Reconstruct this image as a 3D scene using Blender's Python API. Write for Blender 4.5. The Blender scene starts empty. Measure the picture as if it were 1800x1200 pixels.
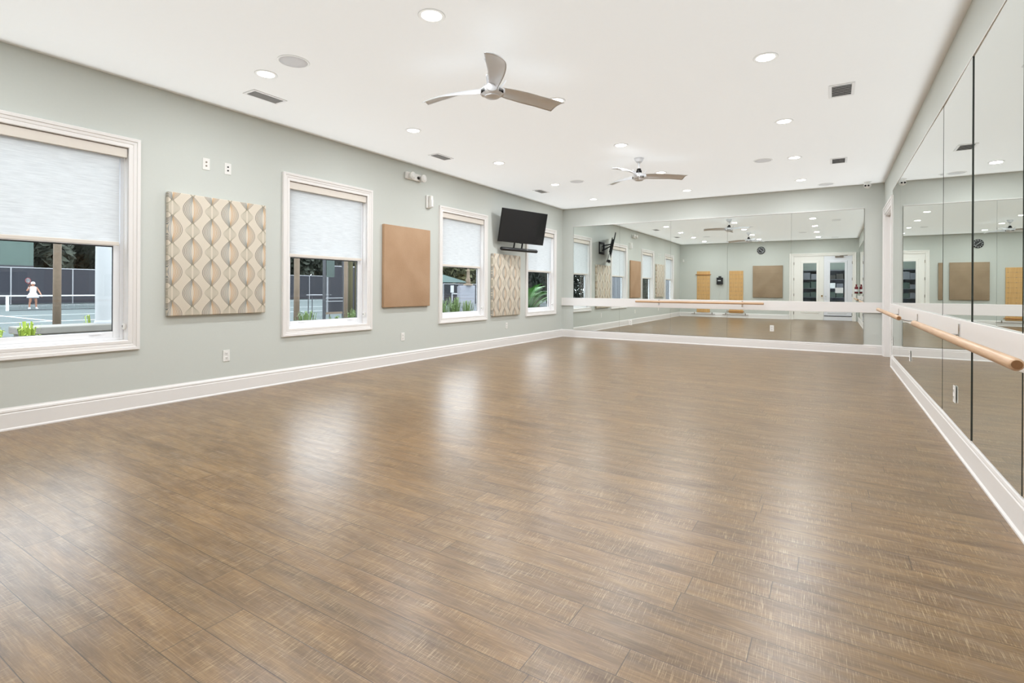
import bpy, bmesh, math, random
from mathutils import Vector, Matrix
random.seed(7)
SC = bpy.context.scene
COL = SC.collection
PI = math.pi

# ------------------------------------------------------------------ room dimensions (metres)
XL, XR, YB, YF, H = -5.545, 0.768, 11.264, -0.25, 3.05
EYE = 1.1413

# ------------------------------------------------------------------ camera
def make_camera():
    f, yaw, cy, roll = 912.41, 0.5539, 507.27, 0.0057
    c, s = math.cos(yaw), math.sin(yaw)
    rw, up, fw = Vector((c, s, 0)), Vector((0, 0, 1)), Vector((-s, c, 0))
    cr, sr = math.cos(roll), math.sin(roll)
    right = rw*cr + up*sr
    top = up*cr - rw*sr
    cam = bpy.data.cameras.new('camera')
    o = bpy.data.objects.new('camera', cam)
    COL.objects.link(o)
    m = Matrix.Identity(4)
    for i in range(3):
        m[i][0], m[i][1], m[i][2] = right[i], top[i], -fw[i]
    m[2][3] = EYE
    o.matrix_world = m
    cam.sensor_width = 36.0
    cam.lens = 36.0*f/1800
    cam.shift_y = (cy-600)/1800
    cam.clip_start = 0.02
    cam.clip_end = 400
    SC.camera = o
make_camera()

# ------------------------------------------------------------------ world, large lights, exposure
W = bpy.data.worlds.new('overcast_sky')
SC.world = W
W.use_nodes = True
bg = W.node_tree.nodes['Background']
bg.inputs['Color'].default_value = (0.93, 0.97, 1.0, 1)
bg.inputs['Strength'].default_value = 6.8

SC.view_settings.view_transform = 'Standard'
SC.view_settings.look = 'None'
SC.view_settings.gamma = 1
SC.view_settings.use_curve_mapping = False
SC.view_settings.exposure = 0.12
cy = SC.cycles
cy.max_bounces = 14
cy.diffuse_bounces = 5
cy.glossy_bounces = 8
cy.transmission_bounces = 6
cy.transparent_max_bounces = 16
cy.sample_clamp_indirect = 5.0

CEILING_FILL = 112.0     # added unseen fill, faces up to brighten the ceiling
DOWNLIGHT = 16.5
LENS = 7.0
def area(name, loc, rot, sx, sy, power, color=(1, 1, 1), spread=PI):
    l = bpy.data.lights.new(name, 'AREA')
    l.shape = 'RECTANGLE'; l.size = sx; l.size_y = sy
    l.energy = power; l.color = color; l.spread = spread
    o = bpy.data.objects.new(name, l)
    o.location = loc; o.rotation_euler = rot
    COL.objects.link(o)
    return o
area('added_ceiling_fill', ((XL+XR)/2, (YB+YF)/2, 3.0), (PI, 0, 0), XR-XL-0.12, YB-YF-0.12, CEILING_FILL, (0.87, 0.945, 1.0), math.radians(130))  # unseen area light added below the ceiling, no fixture of its own

# ------------------------------------------------------------------ material helpers
def lin(r, g, b):
    f = lambda v: (v/255/12.92) if v/255 <= 0.04045 else ((v/255+0.055)/1.055)**2.4
    return (f(r), f(g), f(b), 1)
class NT:
    def __init__(s, name):
        s.m = bpy.data.materials.new(name); s.m.use_nodes = True
        s.t = s.m.node_tree
        s.bsdf = s.t.nodes['Principled BSDF']; s.out = s.t.nodes['Material Output']
    def node(s, typ, **kw):
        n = s.t.nodes.new(typ)
        for k, v in kw.items(): setattr(n, k, v)
        return n
    def put(s, sock, v):
        if isinstance(v, bpy.types.NodeSocket): s.t.links.new(v, sock)
        else: sock.default_value = v
    def math(s, op, a, b=None, c=None, clamp=False):
        n = s.node('ShaderNodeMath', operation=op); n.use_clamp = clamp
        s.put(n.inputs[0], a)
        if b is not None: s.put(n.inputs[1], b)
        if c is not None: s.put(n.inputs[2], c)
        return n.outputs[0]
    def mix(s, f, a, b, blend='MIX'):
        n = s.node('ShaderNodeMix', data_type='RGBA'); n.blend_type = blend
        s.put(n.inputs[0], f); s.put(n.inputs[6], a); s.put(n.inputs[7], b)
        return n.outputs[2]
    def coord(s):
        n = s.node('ShaderNodeTexCoord')
        x = s.node('ShaderNodeSeparateXYZ'); s.t.links.new(n.outputs['Object'], x.inputs[0])
        return n.outputs['Object'], x.outputs[0], x.outputs[1], x.outputs[2]
    def vec(s, x, y, z):
        n = s.node('ShaderNodeCombineXYZ')
        for i, v in enumerate((x, y, z)): s.put(n.inputs[i], v)
        return n.outputs[0]
    def noise(s, vec, scale, detail=2, rough=0.5):
        n = s.node('ShaderNodeTexNoise'); s.put(n.inputs['Vector'], vec)
        n.inputs['Scale'].default_value = scale; n.inputs['Detail'].default_value = detail; n.inputs['Roughness'].default_value = rough
        return n.outputs['Fac']
    def white(s, vec, dim='3D'):
        n = s.node('ShaderNodeTexWhiteNoise', noise_dimensions=dim); s.put(n.inputs['Vector'], vec)
        return n.outputs['Value']
    def ramp(s, v, a, b):
        return s.math('DIVIDE', s.math('SUBTRACT', v, a), b-a, clamp=True)
    def set(s, **kw):
        for k, v in kw.items(): s.put(s.bsdf.inputs[k.replace('_', ' ')], v)
        return s.m
    def bump(s, h, strength, dist=0.01):
        n = s.node('ShaderNodeBump'); s.put(n.inputs['Height'], h)
        n.inputs['Strength'].default_value = strength; n.inputs['Distance'].default_value = dist
        s.t.links.new(n.outputs[0], s.bsdf.inputs['Normal'])
def plain(name, rgb, rough=0.5, metal=0.0, var=0.04, scale=30, **kw):
    n = NT(name)
    co, x, y, z = n.coord()
    c = lin(*rgb)
    d = tuple(v*(1-var) for v in c[:3])+(1,)
    n.set(Base_Color=n.mix(n.noise(co, scale, 3), c, d), Roughness=rough, Metallic=metal, **kw)
    return n.m

M = {}
M['wall'] = plain('sage_wall_paint', (204, 208, 203), 0.75, var=0.03, scale=60)
M['ceiling'] = plain('white_ceiling_paint', (238, 237, 235), 0.85, var=0.015, scale=20)
M['trim'] = plain('white_trim_gloss', (235, 232, 230), 0.35, var=0.015)
M['vinyl'] = plain('white_window_vinyl', (240, 241, 244), 0.35, var=0.015)
M['plastic'] = plain('white_plastic', (236, 235, 232), 0.4, var=0.02)
M['socket'] = plain('dark_socket_slot', (60, 58, 56), 0.6)
M['gasket'] = plain('dark_glazing_gasket', (40, 42, 48), 0.6)
M['speaker'] = plain('speaker_grille_cloth', (205, 203, 203), 0.8, var=0.08, scale=400)
M['vent_dark'] = plain('vent_duct_grey', (70, 68, 66), 0.8)
M['vent'] = plain('vent_white_metal', (226, 224, 222), 0.45)
M['nickel'] = plain('brushed_nickel', (230, 232, 236), 0.40, 0.45, var=0.05, scale=80)
M['chrome'] = plain('polished_chrome', (215, 215, 216), 0.1, 1.0)
M['darkmetal'] = plain('dark_motor_gap', (40, 38, 37), 0.4, 0.7)
M['black'] = plain('black_plastic', (24, 24, 27), 0.35, var=0.1)
M['blackmetal'] = plain('black_steel', (30, 31, 36), 0.45, 0.5, var=0.1)
M['screen'] = plain('television_glass', (9, 9, 11), 0.10, var=0.05)
M['bezel'] = plain('television_bezel', (14, 14, 16), 0.3)
M['hinge'] = plain('hinge_steel', (150, 140, 130), 0.35, 1.0)
M['brass'] = plain('aged_brass_knob', (150, 120, 70), 0.3, 1.0)
M['paper'] = plain('white_paper', (232, 236, 240), 0.8, var=0.01)
M['door'] = plain('door_cool_white', (238, 240, 248), 0.4, var=0.015)
M['doorwarm'] = plain('door_warm_white', (246, 244, 240), 0.4, var=0.015)
M['lens'] = plain('sensor_white_lens', (240, 240, 238), 0.15)
M['red'] = plain('dark_red_plastic', (110, 18, 30), 0.3)
M['concrete'] = plain('weathered_concrete', (129, 126, 120), 0.9, var=0.25, scale=6)
M['courtline'] = plain('white_court_tape', (185, 189, 189), 0.8)
M['column'] = plain('white_column_paint', (160, 163, 165), 0.6)
M['wood_post'] = plain('weathered_post_wood', (120, 105, 89), 0.9, var=0.45, scale=14)
M['bark'] = plain('mossy_bark', (79, 76, 50), 0.95, var=0.4, scale=14)
M['screen_fabric'] = plain('dark_windscreen_mesh', (43, 45, 53), 0.9, var=0.35, scale=9)
M['rail'] = plain('pale_galvanised_rail', (142, 144, 148), 0.5, 0.3)
M['greenboard'] = plain('pale_green_panel', (74, 92, 86), 0.7, var=0.25, scale=3)
M['teal'] = plain('teal_roof_panel', (19, 57, 53), 0.7)
M['leaf'] = plain('dark_tree_leaf', (50, 57, 45), 0.8, var=0.6, scale=1.2)
M['leaf2'] = plain('olive_tree_leaf', (89, 89, 57), 0.8, var=0.6, scale=1.0)
M['grass'] = plain('strappy_grass_leaf', (105, 129, 72), 0.6, var=0.5, scale=5)
M['lime'] = plain('lime_lily_leaf', (153, 175, 60), 0.6, var=0.4, scale=5)
M['fern'] = plain('cycad_frond_leaf', (60, 122, 33), 0.4, var=0.5, scale=3)
M['greyboard'] = plain('grey_slat_board', (118, 121, 130), 0.7, var=0.1)
M['skin'] = plain('tan_skin', (169, 120, 96), 0.6)
M['whitecloth'] = plain('white_sports_cloth', (203, 203, 206), 0.85)
M['hair'] = plain('brown_hair', (90, 58, 38), 0.7)
M['racket'] = plain('red_racket_frame', (150, 40, 40), 0.4)

def mat_shade():
    n = NT('translucent_shade_fabric')
    co, x, y, z = n.coord()
    v = n.noise(n.vec(n.math('MULTIPLY', y, 6.0), 0.0, n.math('MULTIPLY', z, 130.0)), 1.0, 4, 0.7)
    c = n.mix(n.ramp(v, 0.35, 0.65), (0.70, 0.71, 0.715, 1), (0.84, 0.85, 0.855, 1))
    d = n.node('ShaderNodeBsdfDiffuse'); n.put(d.inputs[0], c)
    t = n.node('ShaderNodeBsdfTranslucent'); n.put(t.inputs[0], c)
    a = n.node('ShaderNodeMixShader'); a.inputs[0].default_value = 0.53
    n.t.links.new(d.outputs[0], a.inputs[1]); n.t.links.new(t.outputs[0], a.inputs[2])
    n.t.links.new(a.outputs[0], n.out.inputs[0])
    return n.m
M['shade'] = mat_shade()
M['fascia'] = plain('linen_shade_fascia', (226, 219, 210), 0.7, var=0.03)

def mat_glass(name, tint, refl=1.0):
    n = NT(name)
    t = n.node('ShaderNodeBsdfTransparent'); t.inputs[0].default_value = tint
    g = n.node('ShaderNodeBsdfGlossy'); g.inputs['Roughness'].default_value = 0.0
    fr = n.node('ShaderNodeFresnel'); fr.inputs[0].default_value = 1.45
    a = n.node('ShaderNodeMixShader')
    front = n.math('SUBTRACT', 1.0, n.node('ShaderNodeNewGeometry').outputs['Backfacing'])
    n.t.links.new(n.math('MULTIPLY', n.math('MULTIPLY', fr.outputs[0], refl), front), a.inputs[0])
    n.t.links.new(t.outputs[0], a.inputs[1]); n.t.links.new(g.outputs[0], a.inputs[2])
    n.t.links.new(a.outputs[0], n.out.inputs[0])
    return n.m
M['glass'] = mat_glass('window_glass', (0.80, 0.825, 0.84, 1))
M['shelfglass'] = mat_glass('green_shelf_glass', (0.7, 0.85, 0.78, 1))

def mat_mirror():
    n = NT('mirror_silver')
    co, x, y, z = n.coord()
    n.set(Base_Color=n.mix(n.noise(co, 2.0), (0.80, 0.835, 0.805, 1), (0.79, 0.825, 0.795, 1)), Metallic=1.0, Roughness=0.0)
    return n.m
M['mirror'] = mat_mirror()
M['mirroredge'] = plain('mirror_dark_edge', (58, 64, 58), 0.3)

def mat_emit(name, col, s):
    n = NT(name)
    n.set(Base_Color=(0.9, 0.9, 0.9, 1), Emission_Color=col, Emission_Strength=s, Roughness=0.4)
    return n.m
M['lamp'] = mat_emit('downlight_lens', (1.0, 0.97, 0.93, 1), LENS)

def mat_floor():
    n = NT('oak_plank_floor')
    co, x, y, z = n.coord()
    PW, PL = 0.1336, 1.22
    r = n.math('DIVIDE', y, PW)
    row = n.math('FLOOR', r)
    fy = n.math('FRACT', r)
    off = n.white(n.vec(row, 3.7, 0.0))
    q = n.math('ADD', n.math('DIVIDE', x, PL), n.math('MULTIPLY', off, 7.0))
    colm = n.math('FLOOR', q)
    fx = n.math('FRACT', q)
    rnd = n.white(n.vec(row, colm, 1.3))
    rnd2 = n.white(n.vec(row, colm, 8.1))
    sh = n.math('MULTIPLY', rnd, 37.0)
    # long soft grain along the plank, fine grain, saw marks across it
    g1 = n.noise(n.vec(n.math('ADD', n.math('MULTIPLY', x, 3.2), sh), n.math('ADD', n.math('MULTIPLY', y, 16.0), sh), sh), 1.0, 5, 0.62)
    g2 = n.noise(n.vec(n.math('ADD', n.math('MULTIPLY', x, 9.0), sh), n.math('MULTIPLY', y, 190.0), sh), 1.0, 3, 0.65)
    g3 = n.noise(n.vec(n.math('ADD', n.math('MULTIPLY', x, 5.0), sh), n.math('MULTIPLY', y, 24.0), sh), 1.0, 4, 0.6)
    saw = n.noise(n.vec(n.math('MULTIPLY', n.math('ADD', x, n.math('MULTIPLY', y, 0.05)), 360.0), n.math('ADD', n.math('MULTIPLY', y, 13.0), sh), sh), 1.0, 3, 0.6)
    patch = n.noise(n.vec(n.math('ADD', n.math('MULTIPLY', x, 3.5), sh), n.math('MULTIPLY', y, 11.0), sh), 1.0, 2, 0.5)
    base = n.mix(n.ramp(g1, 0.3, 0.7), lin(94, 70, 41), lin(140, 111, 73))
    base = n.mix(n.math('MULTIPLY', n.ramp(g3, 0.45, 0.72), 0.5), base, lin(130, 112, 94))
    base = n.mix(n.math('MULTIPLY', n.ramp(g2, 0.45, 0.68), 0.30), base, lin(80, 58, 38))
    base = n.mix(n.math('MULTIPLY', n.ramp(g2, 0.46, 0.30), 0.22), base, lin(186, 162, 128))
    base = n.mix(n.math('MULTIPLY', n.math('MULTIPLY', n.ramp(saw, 0.56, 0.66), n.ramp(patch, 0.36, 0.58)), 0.42), base, lin(202, 180, 142))
    base = n.mix(n.math('MULTIPLY', n.math('MULTIPLY', n.ramp(saw, 0.44, 0.34), n.ramp(patch, 0.36, 0.60)), 0.36), base, lin(84, 60, 40))
    tone = n.math('ADD', 0.90, n.math('MULTIPLY', rnd2, 0.20))
    base = n.mix(1.0, base, n.vec(tone, tone, tone), 'MULTIPLY')
    warm = n.mix(n.math('MULTIPLY', rnd, 0.25), base, n.mix(1.0, base, (1.10, 0.98, 0.86, 1), 'MULTIPLY'))
    ey = n.math('MINIMUM', fy, n.math('SUBTRACT', 1.0, fy))
    ex = n.math('MINIMUM', fx, n.math('SUBTRACT', 1.0, fx))
    gap = n.math('MAXIMUM', n.ramp(ey, 0.014, 0.005), n.ramp(ex, 0.0016, 0.0006))
    col = n.mix(n.math('MULTIPLY', gap, 0.80), warm, lin(46, 34, 22))
    rough = n.math('ADD', 0.27, n.math('MULTIPLY', g2, 0.08))
    n.set(Base_Color=col, Roughness=rough, IOR=1.62)
    hgt = n.math('SUBTRACT', n.math('MULTIPLY', n.math('ADD', g2, saw), 0.25), n.math('MULTIPLY', gap, 1.0))
    n.bump(hgt, 0.10, 0.002)
    return n.m
M['floor'] = mat_floor()

def mat_wave():
    n = NT('wave_print_fabric')
    co, x, y, z = n.coord()
    CW, P = 0.190, 0.418                      # column width, pattern repeat
    cx = n.math('DIVIDE', y, CW)
    idx = n.math('FLOOR', cx)
    u = n.math('MULTIPLY', n.math('SUBTRACT', n.math('FRACT', cx), 0.5), CW)
    au = n.math('ABSOLUTE', u)
    par = n.math('MODULO', n.math('ADD', idx, 20.0), 2.0)
    zz = n.math('ADD', n.math('DIVIDE', n.math('ADD', z, 5.19), P), n.math('MULTIPLY', par, 0.5))
    az = n.math('MULTIPLY', n.math('ABSOLUTE', n.math('SUBTRACT', n.math('FRACT', zz), 0.5)), P)   # distance from the middle of a bold eye
    fz = n.math('SUBTRACT', P/2, az)
    side = n.math('GREATER_THAN', u, 0.0)
    col = n.mix(n.noise(co, 160, 3), lin(222, 213, 198), lin(208, 198, 182))
    K = 6
    for k in range(K):                        # six strands each side, crossing between the eyes
        t = k/(K-1)
        Lk, A, Bf = 0.098+0.042*t, 0.018+0.073*t, 0.014+0.053*t
        bold = n.math('LESS_THAN', az, Lk)
        sb = n.math('MULTIPLY', n.math('COSINE', n.math('MULTIPLY', n.math('DIVIDE', az, Lk), PI/2)), A)
        sf = n.math('MULTIPLY', n.math('COSINE', n.math('MULTIPLY', n.math('DIVIDE', fz, P/2-Lk), PI/2)), Bf)
        pos = n.math('ADD', n.math('MULTIPLY', bold, sb), n.math('MULTIPLY', n.math('SUBTRACT', 1.0, bold), sf))
        d = n.math('ABSOLUTE', n.math('SUBTRACT', au, pos))
        line = n.ramp(d, 0.0046, 0.0022)
        f = lambda p, q: tuple(p[i]+(q[i]-p[i])*t for i in range(4))
        lc = n.mix(side, f(lin(132, 144, 150), lin(70, 70, 66)), f(lin(200, 152, 92), lin(116, 108, 96)))
        lc = n.mix(bold, lin(150, 146, 124), lc)
        col = n.mix(n.math('MULTIPLY', line, n.math('ADD', 0.42, n.math('MULTIPLY', bold, 0.34))), col, lc)
    n.set(Base_Color=col, Roughness=0.85)
    return n.m
M['wave'] = mat_wave()

def mat_suede(name, a, b, crease=0.0):
    n = NT(name)
    co, x, y, z = n.coord()
    v = n.noise(co, 2.5, 3)
    w = n.noise(co, 240, 2)
    c = n.mix(n.ramp(v, 0.3, 0.7), lin(*a), lin(*b))
    n.set(Base_Color=n.mix(n.math('MULTIPLY', w, 0.18), c, lin(120, 90, 62)), Roughness=0.9)
    h = n.noise(co, 60, 3)
    if crease:
        h = n.math('ADD', h, n.math('MULTIPLY', n.noise(n.vec(n.math('ADD', n.math('MULTIPLY', x, 9.0), n.math('MULTIPLY', z, -9.0)), 0.0, n.math('MULTIPLY', z, 1.5)), 1.0, 2), 2.0*crease))
    n.bump(h, 0.25, 0.01)
    return n.m
M['suede'] = mat_suede('tan_suede_fabric', (190, 158, 128), (178, 145, 114))
M['linen'] = mat_suede('taupe_linen_fabric', (170, 150, 126), (156, 136, 112), 1.0)

def mat_wood(name, a, b, axis, scale=1.0, rough=0.4):
    n = NT(name)
    co, x, y, z = n.coord()
    k = [70.0*scale]*3; k[axis] = 4.0*scale
    v = n.noise(n.vec(n.math('MULTIPLY', x, k[0]), n.math('MULTIPLY', y, k[1]), n.math('MULTIPLY', z, k[2])), 1.0, 4, 0.6)
    n.set(Base_Color=n.mix(n.ramp(v, 0.3, 0.7), lin(*a), lin(*b)), Roughness=rough)
    return n.m
M['barre'] = mat_wood('beech_barre_wood', (214, 180, 148), (188, 150, 116), 0)
M['barrey'] = mat_wood('beech_barre_wood_long', (204, 164, 124), (172, 130, 92), 1)
M['endgrain'] = plain('barre_end_grain', (150, 104, 62), 0.5, var=0.3, scale=120)
M['board'] = mat_wood('maple_board_wood', (222, 180, 122), (202, 158, 100), 2, 0.5)
M['slatboard'] = mat_wood('golden_slat_wood', (206, 150, 90), (186, 130, 74), 0, 0.5)

def mat_court():
    n = NT('green_clay_court')
    co, x, y, z = n.coord()
    n.set(Base_Color=n.mix(n.noise(co, 0.6, 4), lin(58, 69, 69), lin(72, 82, 83)), Roughness=0.95)
    return n.m
M['court'] = mat_court()
M['mulch'] = plain('garden_mulch', (92, 84, 74), 0.95, var=0.5, scale=4)
M['carpet'] = plain('grey_office_floor', (120, 116, 110), 0.9)
M['greywall'] = plain('office_grey_green_wall', (150, 160, 154), 0.8)

# ------------------------------------------------------------------ object helpers
def tag(o, label=None, cat=None, group=None, kind=None):
    if label: o['label'] = label
    if cat: o['category'] = cat
    if group: o['group'] = group
    if kind: o['kind'] = kind
    return o
def empty(name, loc=(0, 0, 0), rot=(0, 0, 0), **kw):
    o = bpy.data.objects.new(name, None)
    o.empty_display_size = 0.1
    o.location = loc; o.rotation_euler = rot
    COL.objects.link(o)
    return tag(o, **kw)
def obj(name, bm, mat, parent=None, smooth=False, **kw):
    bmesh.ops.recalc_face_normals(bm, faces=bm.faces[:])
    me = bpy.data.meshes.new(name)
    bm.to_mesh(me); bm.free()
    for m in (mat if isinstance(mat, (list, tuple)) else [mat]): me.materials.append(M[m])
    if smooth:
        for p in me.polygons: p.use_smooth = True
        if smooth == 'angle':
            me.set_sharp_from_angle(angle=math.radians(38))
    o = bpy.data.objects.new(name, me)
    COL.objects.link(o)
    if parent: o.parent = parent
    return tag(o, **kw)
def copy_tree(o, parent=None):
    c = o.copy(); COL.objects.link(c)
    if parent: c.parent = parent
    for ch in list(o.children): copy_tree(ch, c)
    return c
def B(): return bmesh.new()
def box(bm, x0, x1, y0, y1, z0, z1, bev=0.0, mi=0):
    vs = [bm.verts.new((x, y, z)) for x in (x0, x1) for y in (y0, y1) for z in (z0, z1)]
    fs = [bm.faces.new([vs[i] for i in q]) for q in ((0, 1, 3, 2), (4, 6, 7, 5), (0, 4, 5, 1), (2, 3, 7, 6), (0, 2, 6, 4), (1, 5, 7, 3))]
    for f in fs: f.material_index = mi
    if bev:
        es = list({e for f in fs for e in f.edges})
        bmesh.ops.bevel(bm, geom=es, offset=bev, segments=2, affect='EDGES', profile=0.5)
    return fs
def cuboid(bm, c, u, v, w, bev=0.0):
    """box with centre c and half-axis vectors u, v, w"""
    c, u, v, w = map(Vector, (c, u, v, w))
    vs = [bm.verts.new(c+u*a+v*b+w*d) for a in (-1, 1) for b in (-1, 1) for d in (-1, 1)]
    fs = [bm.faces.new([vs[i] for i in q]) for q in ((0, 1, 3, 2), (4, 6, 7, 5), (0, 4, 5, 1), (2, 3, 7, 6), (0, 2, 6, 4), (1, 5, 7, 3))]
    if bev: bmesh.ops.bevel(bm, geom=list({e for f in fs for e in f.edges}), offset=bev, segments=2, affect='EDGES', profile=0.5)
def tube(bm, pts, r, seg=12, cap=True):
    """round tube along points; r a number or a list"""
    pts = [Vector(p) for p in pts]
    rs = r if isinstance(r, (list, tuple)) else [r]*len(pts)
    rings = []; nrm = None
    for i, p in enumerate(pts):
        t = (pts[min(i+1, len(pts)-1)]-pts[max(i-1, 0)]).normalized()
        if nrm is None:
            a = Vector((0, 0, 1)) if abs(t.z) < 0.9 else Vector((1, 0, 0))
            nrm = t.cross(a).normalized()
        nrm = (nrm-t*nrm.dot(t)).normalized()
        b = t.cross(nrm)
        rings.append([bm.verts.new(p+(nrm*math.cos(2*PI*k/seg)+b*math.sin(2*PI*k/seg))*rs[i]) for k in range(seg)])
    for a, b in zip(rings, rings[1:]):
        for k in range(seg): bm.faces.new((a[k], a[(k+1) % seg], b[(k+1) % seg], b[k]))
    if cap: bm.faces.new(rings[0][::-1]); bm.faces.new(rings[-1])
def lathe(bm, prof, c=(0, 0, 0), seg=32, axis='z', capends=True):
    """profile [(radius, height)] turned about an axis through c"""
    c = Vector(c); rings = []
    for r, hgt in prof:
        ring = []
        for k in range(seg):
            a, b = r*math.cos(2*PI*k/seg), r*math.sin(2*PI*k/seg)
            ring.append(bm.verts.new(c+Vector({'z': (a, b, hgt), 'x': (hgt, a, b), 'y': (a, hgt, b)}[axis])))
        rings.append(ring)
    for a, b in zip(rings, rings[1:]):
        for k in range(seg): bm.faces.new((a[k], a[(k+1) % seg], b[(k+1) % seg], b[k]))
    if capends: bm.faces.new(rings[0][::-1]); bm.faces.new(rings[-1])
def ring_frame(bm, fn, a0, a1, b0, b1, prof, sides='lbrt'):
    """mitred frame round the opening a0..a1, b0..b1; prof [(outward, height)]; fn(a,b,h)->xyz"""
    cs = [(a0, b0, -1, -1), (a1, b0, 1, -1), (a1, b1, 1, 1), (a0, b1, -1, 1)]
    if sides == 'door':
        chain = [(a0, b0, -1, 0), (a0, b1, -1, 1), (a1, b1, 1, 1), (a1, b0, 1, 0)]; closed = False
    else: chain = cs; closed = True
    loops = [[bm.verts.new(fn(a+da*o, b+db*o, hh)) for o, hh in prof] for a, b, da, db in chain]
    n = len(chain)
    for i in range(n if closed else n-1):
        A, C = loops[i], loops[(i+1) % n]
        for j in range(len(prof)):
            jn = (j+1) % len(prof)
            bm.faces.new((A[j], A[jn], C[jn], C[j]))
    if not closed:
        bm.faces.new(loops[0]); bm.faces.new(loops[-1][::-1])
def extrude_profile(bm, fn, t0, t1, prof):
    A = [bm.verts.new(fn(t0, o, z)) for o, z in prof]; C = [bm.verts.new(fn(t1, o, z)) for o, z in prof]
    for j in range(len(prof)):
        jn = (j+1) % len(prof)
        bm.faces.new((A[j], A[jn], C[jn], C[j]))
    bm.faces.new(A); bm.faces.new(C[::-1])
def struct(name, bm, mat, label, cat, parent=None, smooth=False):
    return obj(name, bm, mat, parent, smooth, label=label, cat=cat, kind='structure')

# ------------------------------------------------------------------ room shell
WIN = [0.995, 3.880, 6.745, 9.595]       # opening starts along the left wall
WW, WZ0, WZ1 = 1.215, 0.648, 2.418
WT = 0.16                                # wall thickness
bm = B(); box(bm, XL-WT, XR+WT, YF-WT, YB+WT, -0.08, 0.0)
struct('floor', bm, 'floor', 'brown wood plank floor with pale saw marks and window reflections', 'floor')
bm = B(); box(bm, XL-WT, XR+WT, YF-WT, YB+WT, H, H+0.1)
struct('ceiling', bm, 'ceiling', 'smooth white ceiling dotted with recessed lights', 'ceiling')
bm = B()
g = 0.016
edges = [YF-WT]
for w in WIN: edges += [w-g, w+WW+g]
edges.append(YB+WT)
for i in range(0, len(edges), 2): box(bm, XL-WT, XL, edges[i], edges[i+1], 0, H)
for w in WIN:
    box(bm, XL-WT, XL, w-g, w+WW+g, 0, WZ0-g); box(bm, XL-WT, XL, w-g, w+WW+g, WZ1+g, H)
struct('wall_left', bm, 'wall', 'pale sage green side wall with four windows', 'wall')
bm = B(); box(bm, XL, XR+WT, YB, YB+WT, 0, H)
struct('wall_back', bm, 'wall', 'pale sage green end wall behind the long mirror', 'wall')
D2 = (9.76, 11.08, 2.46)                 # side door opening beside the far corner
bm = B()
box(bm, XR, XR+WT, YF-WT, D2[0], 0, H); box(bm, XR, XR+WT, D2[1], YB, 0, H); box(bm, XR, XR+WT, D2[0], D2[1], D2[2], H)
struct('wall_right', bm, 'wall', 'pale sage green side wall carrying the tall mirrors and barres', 'wall')
D1 = (-1.345, 0.600, 2.44)               # double door opening in the front wall
bm = B()
box(bm, XL, D1[0], YF-WT, YF, 0, H); box(bm, D1[1], XR, YF-WT, YF, 0, H); box(bm, D1[0], D1[1], YF-WT, YF, D1[2], H)
struct('wall_front', bm, 'wall', 'pale sage green wall with the double glass doors, seen in the mirror', 'wall')

BASE = [(0, 0), (0.024, 0), (0.024, 0.010), (0.017, 0.020), (0.0165, 0.130), (0.0125, 0.136), (0.0125, 0.142), (0.0165, 0.146), (0.014, 0.160), (0.006, 0.170), (0.004, 0.178), (0, 0.178)]
bm = B(); extrude_profile(bm, lambda t, o, z: (XL+o, t, z), YF, YB, BASE)
struct('baseboard_left', bm, 'trim', 'tall white moulded baseboard under the windows', 'baseboard')
bm = B(); extrude_profile(bm, lambda t, o, z: (t, YB-o, z), XL, XR, BASE)
struct('baseboard_back', bm, 'trim', 'white baseboard under the long end wall mirror', 'baseboard')
bm = B(); extrude_profile(bm, lambda t, o, z: (XR-o*1.25, t, z*1.06), YF, D2[0]-0.10, BASE)
struct('baseboard_right', bm, 'trim', 'white moulded baseboard under the tall side mirrors', 'baseboard')
bm = B(); extrude_profile(bm, lambda t, o, z: (t, YF+o, z), XL, D1[0]-0.10, BASE)
struct('baseboard_front', bm, 'trim', 'white baseboard beneath the wooden boards, seen in the mirror', 'baseboard')

CASE = [(0, 0), (0, 0.014), (0.006, 0.018), (0.030, 0.018), (0.034, 0.014), (0.040, 0.020), (0.062, 0.022), (0.066, 0.030), (0.088, 0.032), (0.094, 0.026), (0.094, 0)]
LW = lambda a, b, h: (XL+h, a, b)

def ring_box(bm, y0, y1, z0, z1, l, r, b, t, x0, x1, bev=0.0):
    """rectangular frame (outer y0..z1) with stile widths l r and rail heights b t, between x0 and x1"""
    box(bm, x0, x1, y0, y0+l, z0, z1, bev); box(bm, x0, x1, y1-r, y1, z0, z1, bev)
    box(bm, x0, x1, y0+l, y1-r, z0, z0+b, bev); box(bm, x0, x1, y0+l, y1-r, z1-t, z1, bev)

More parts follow.
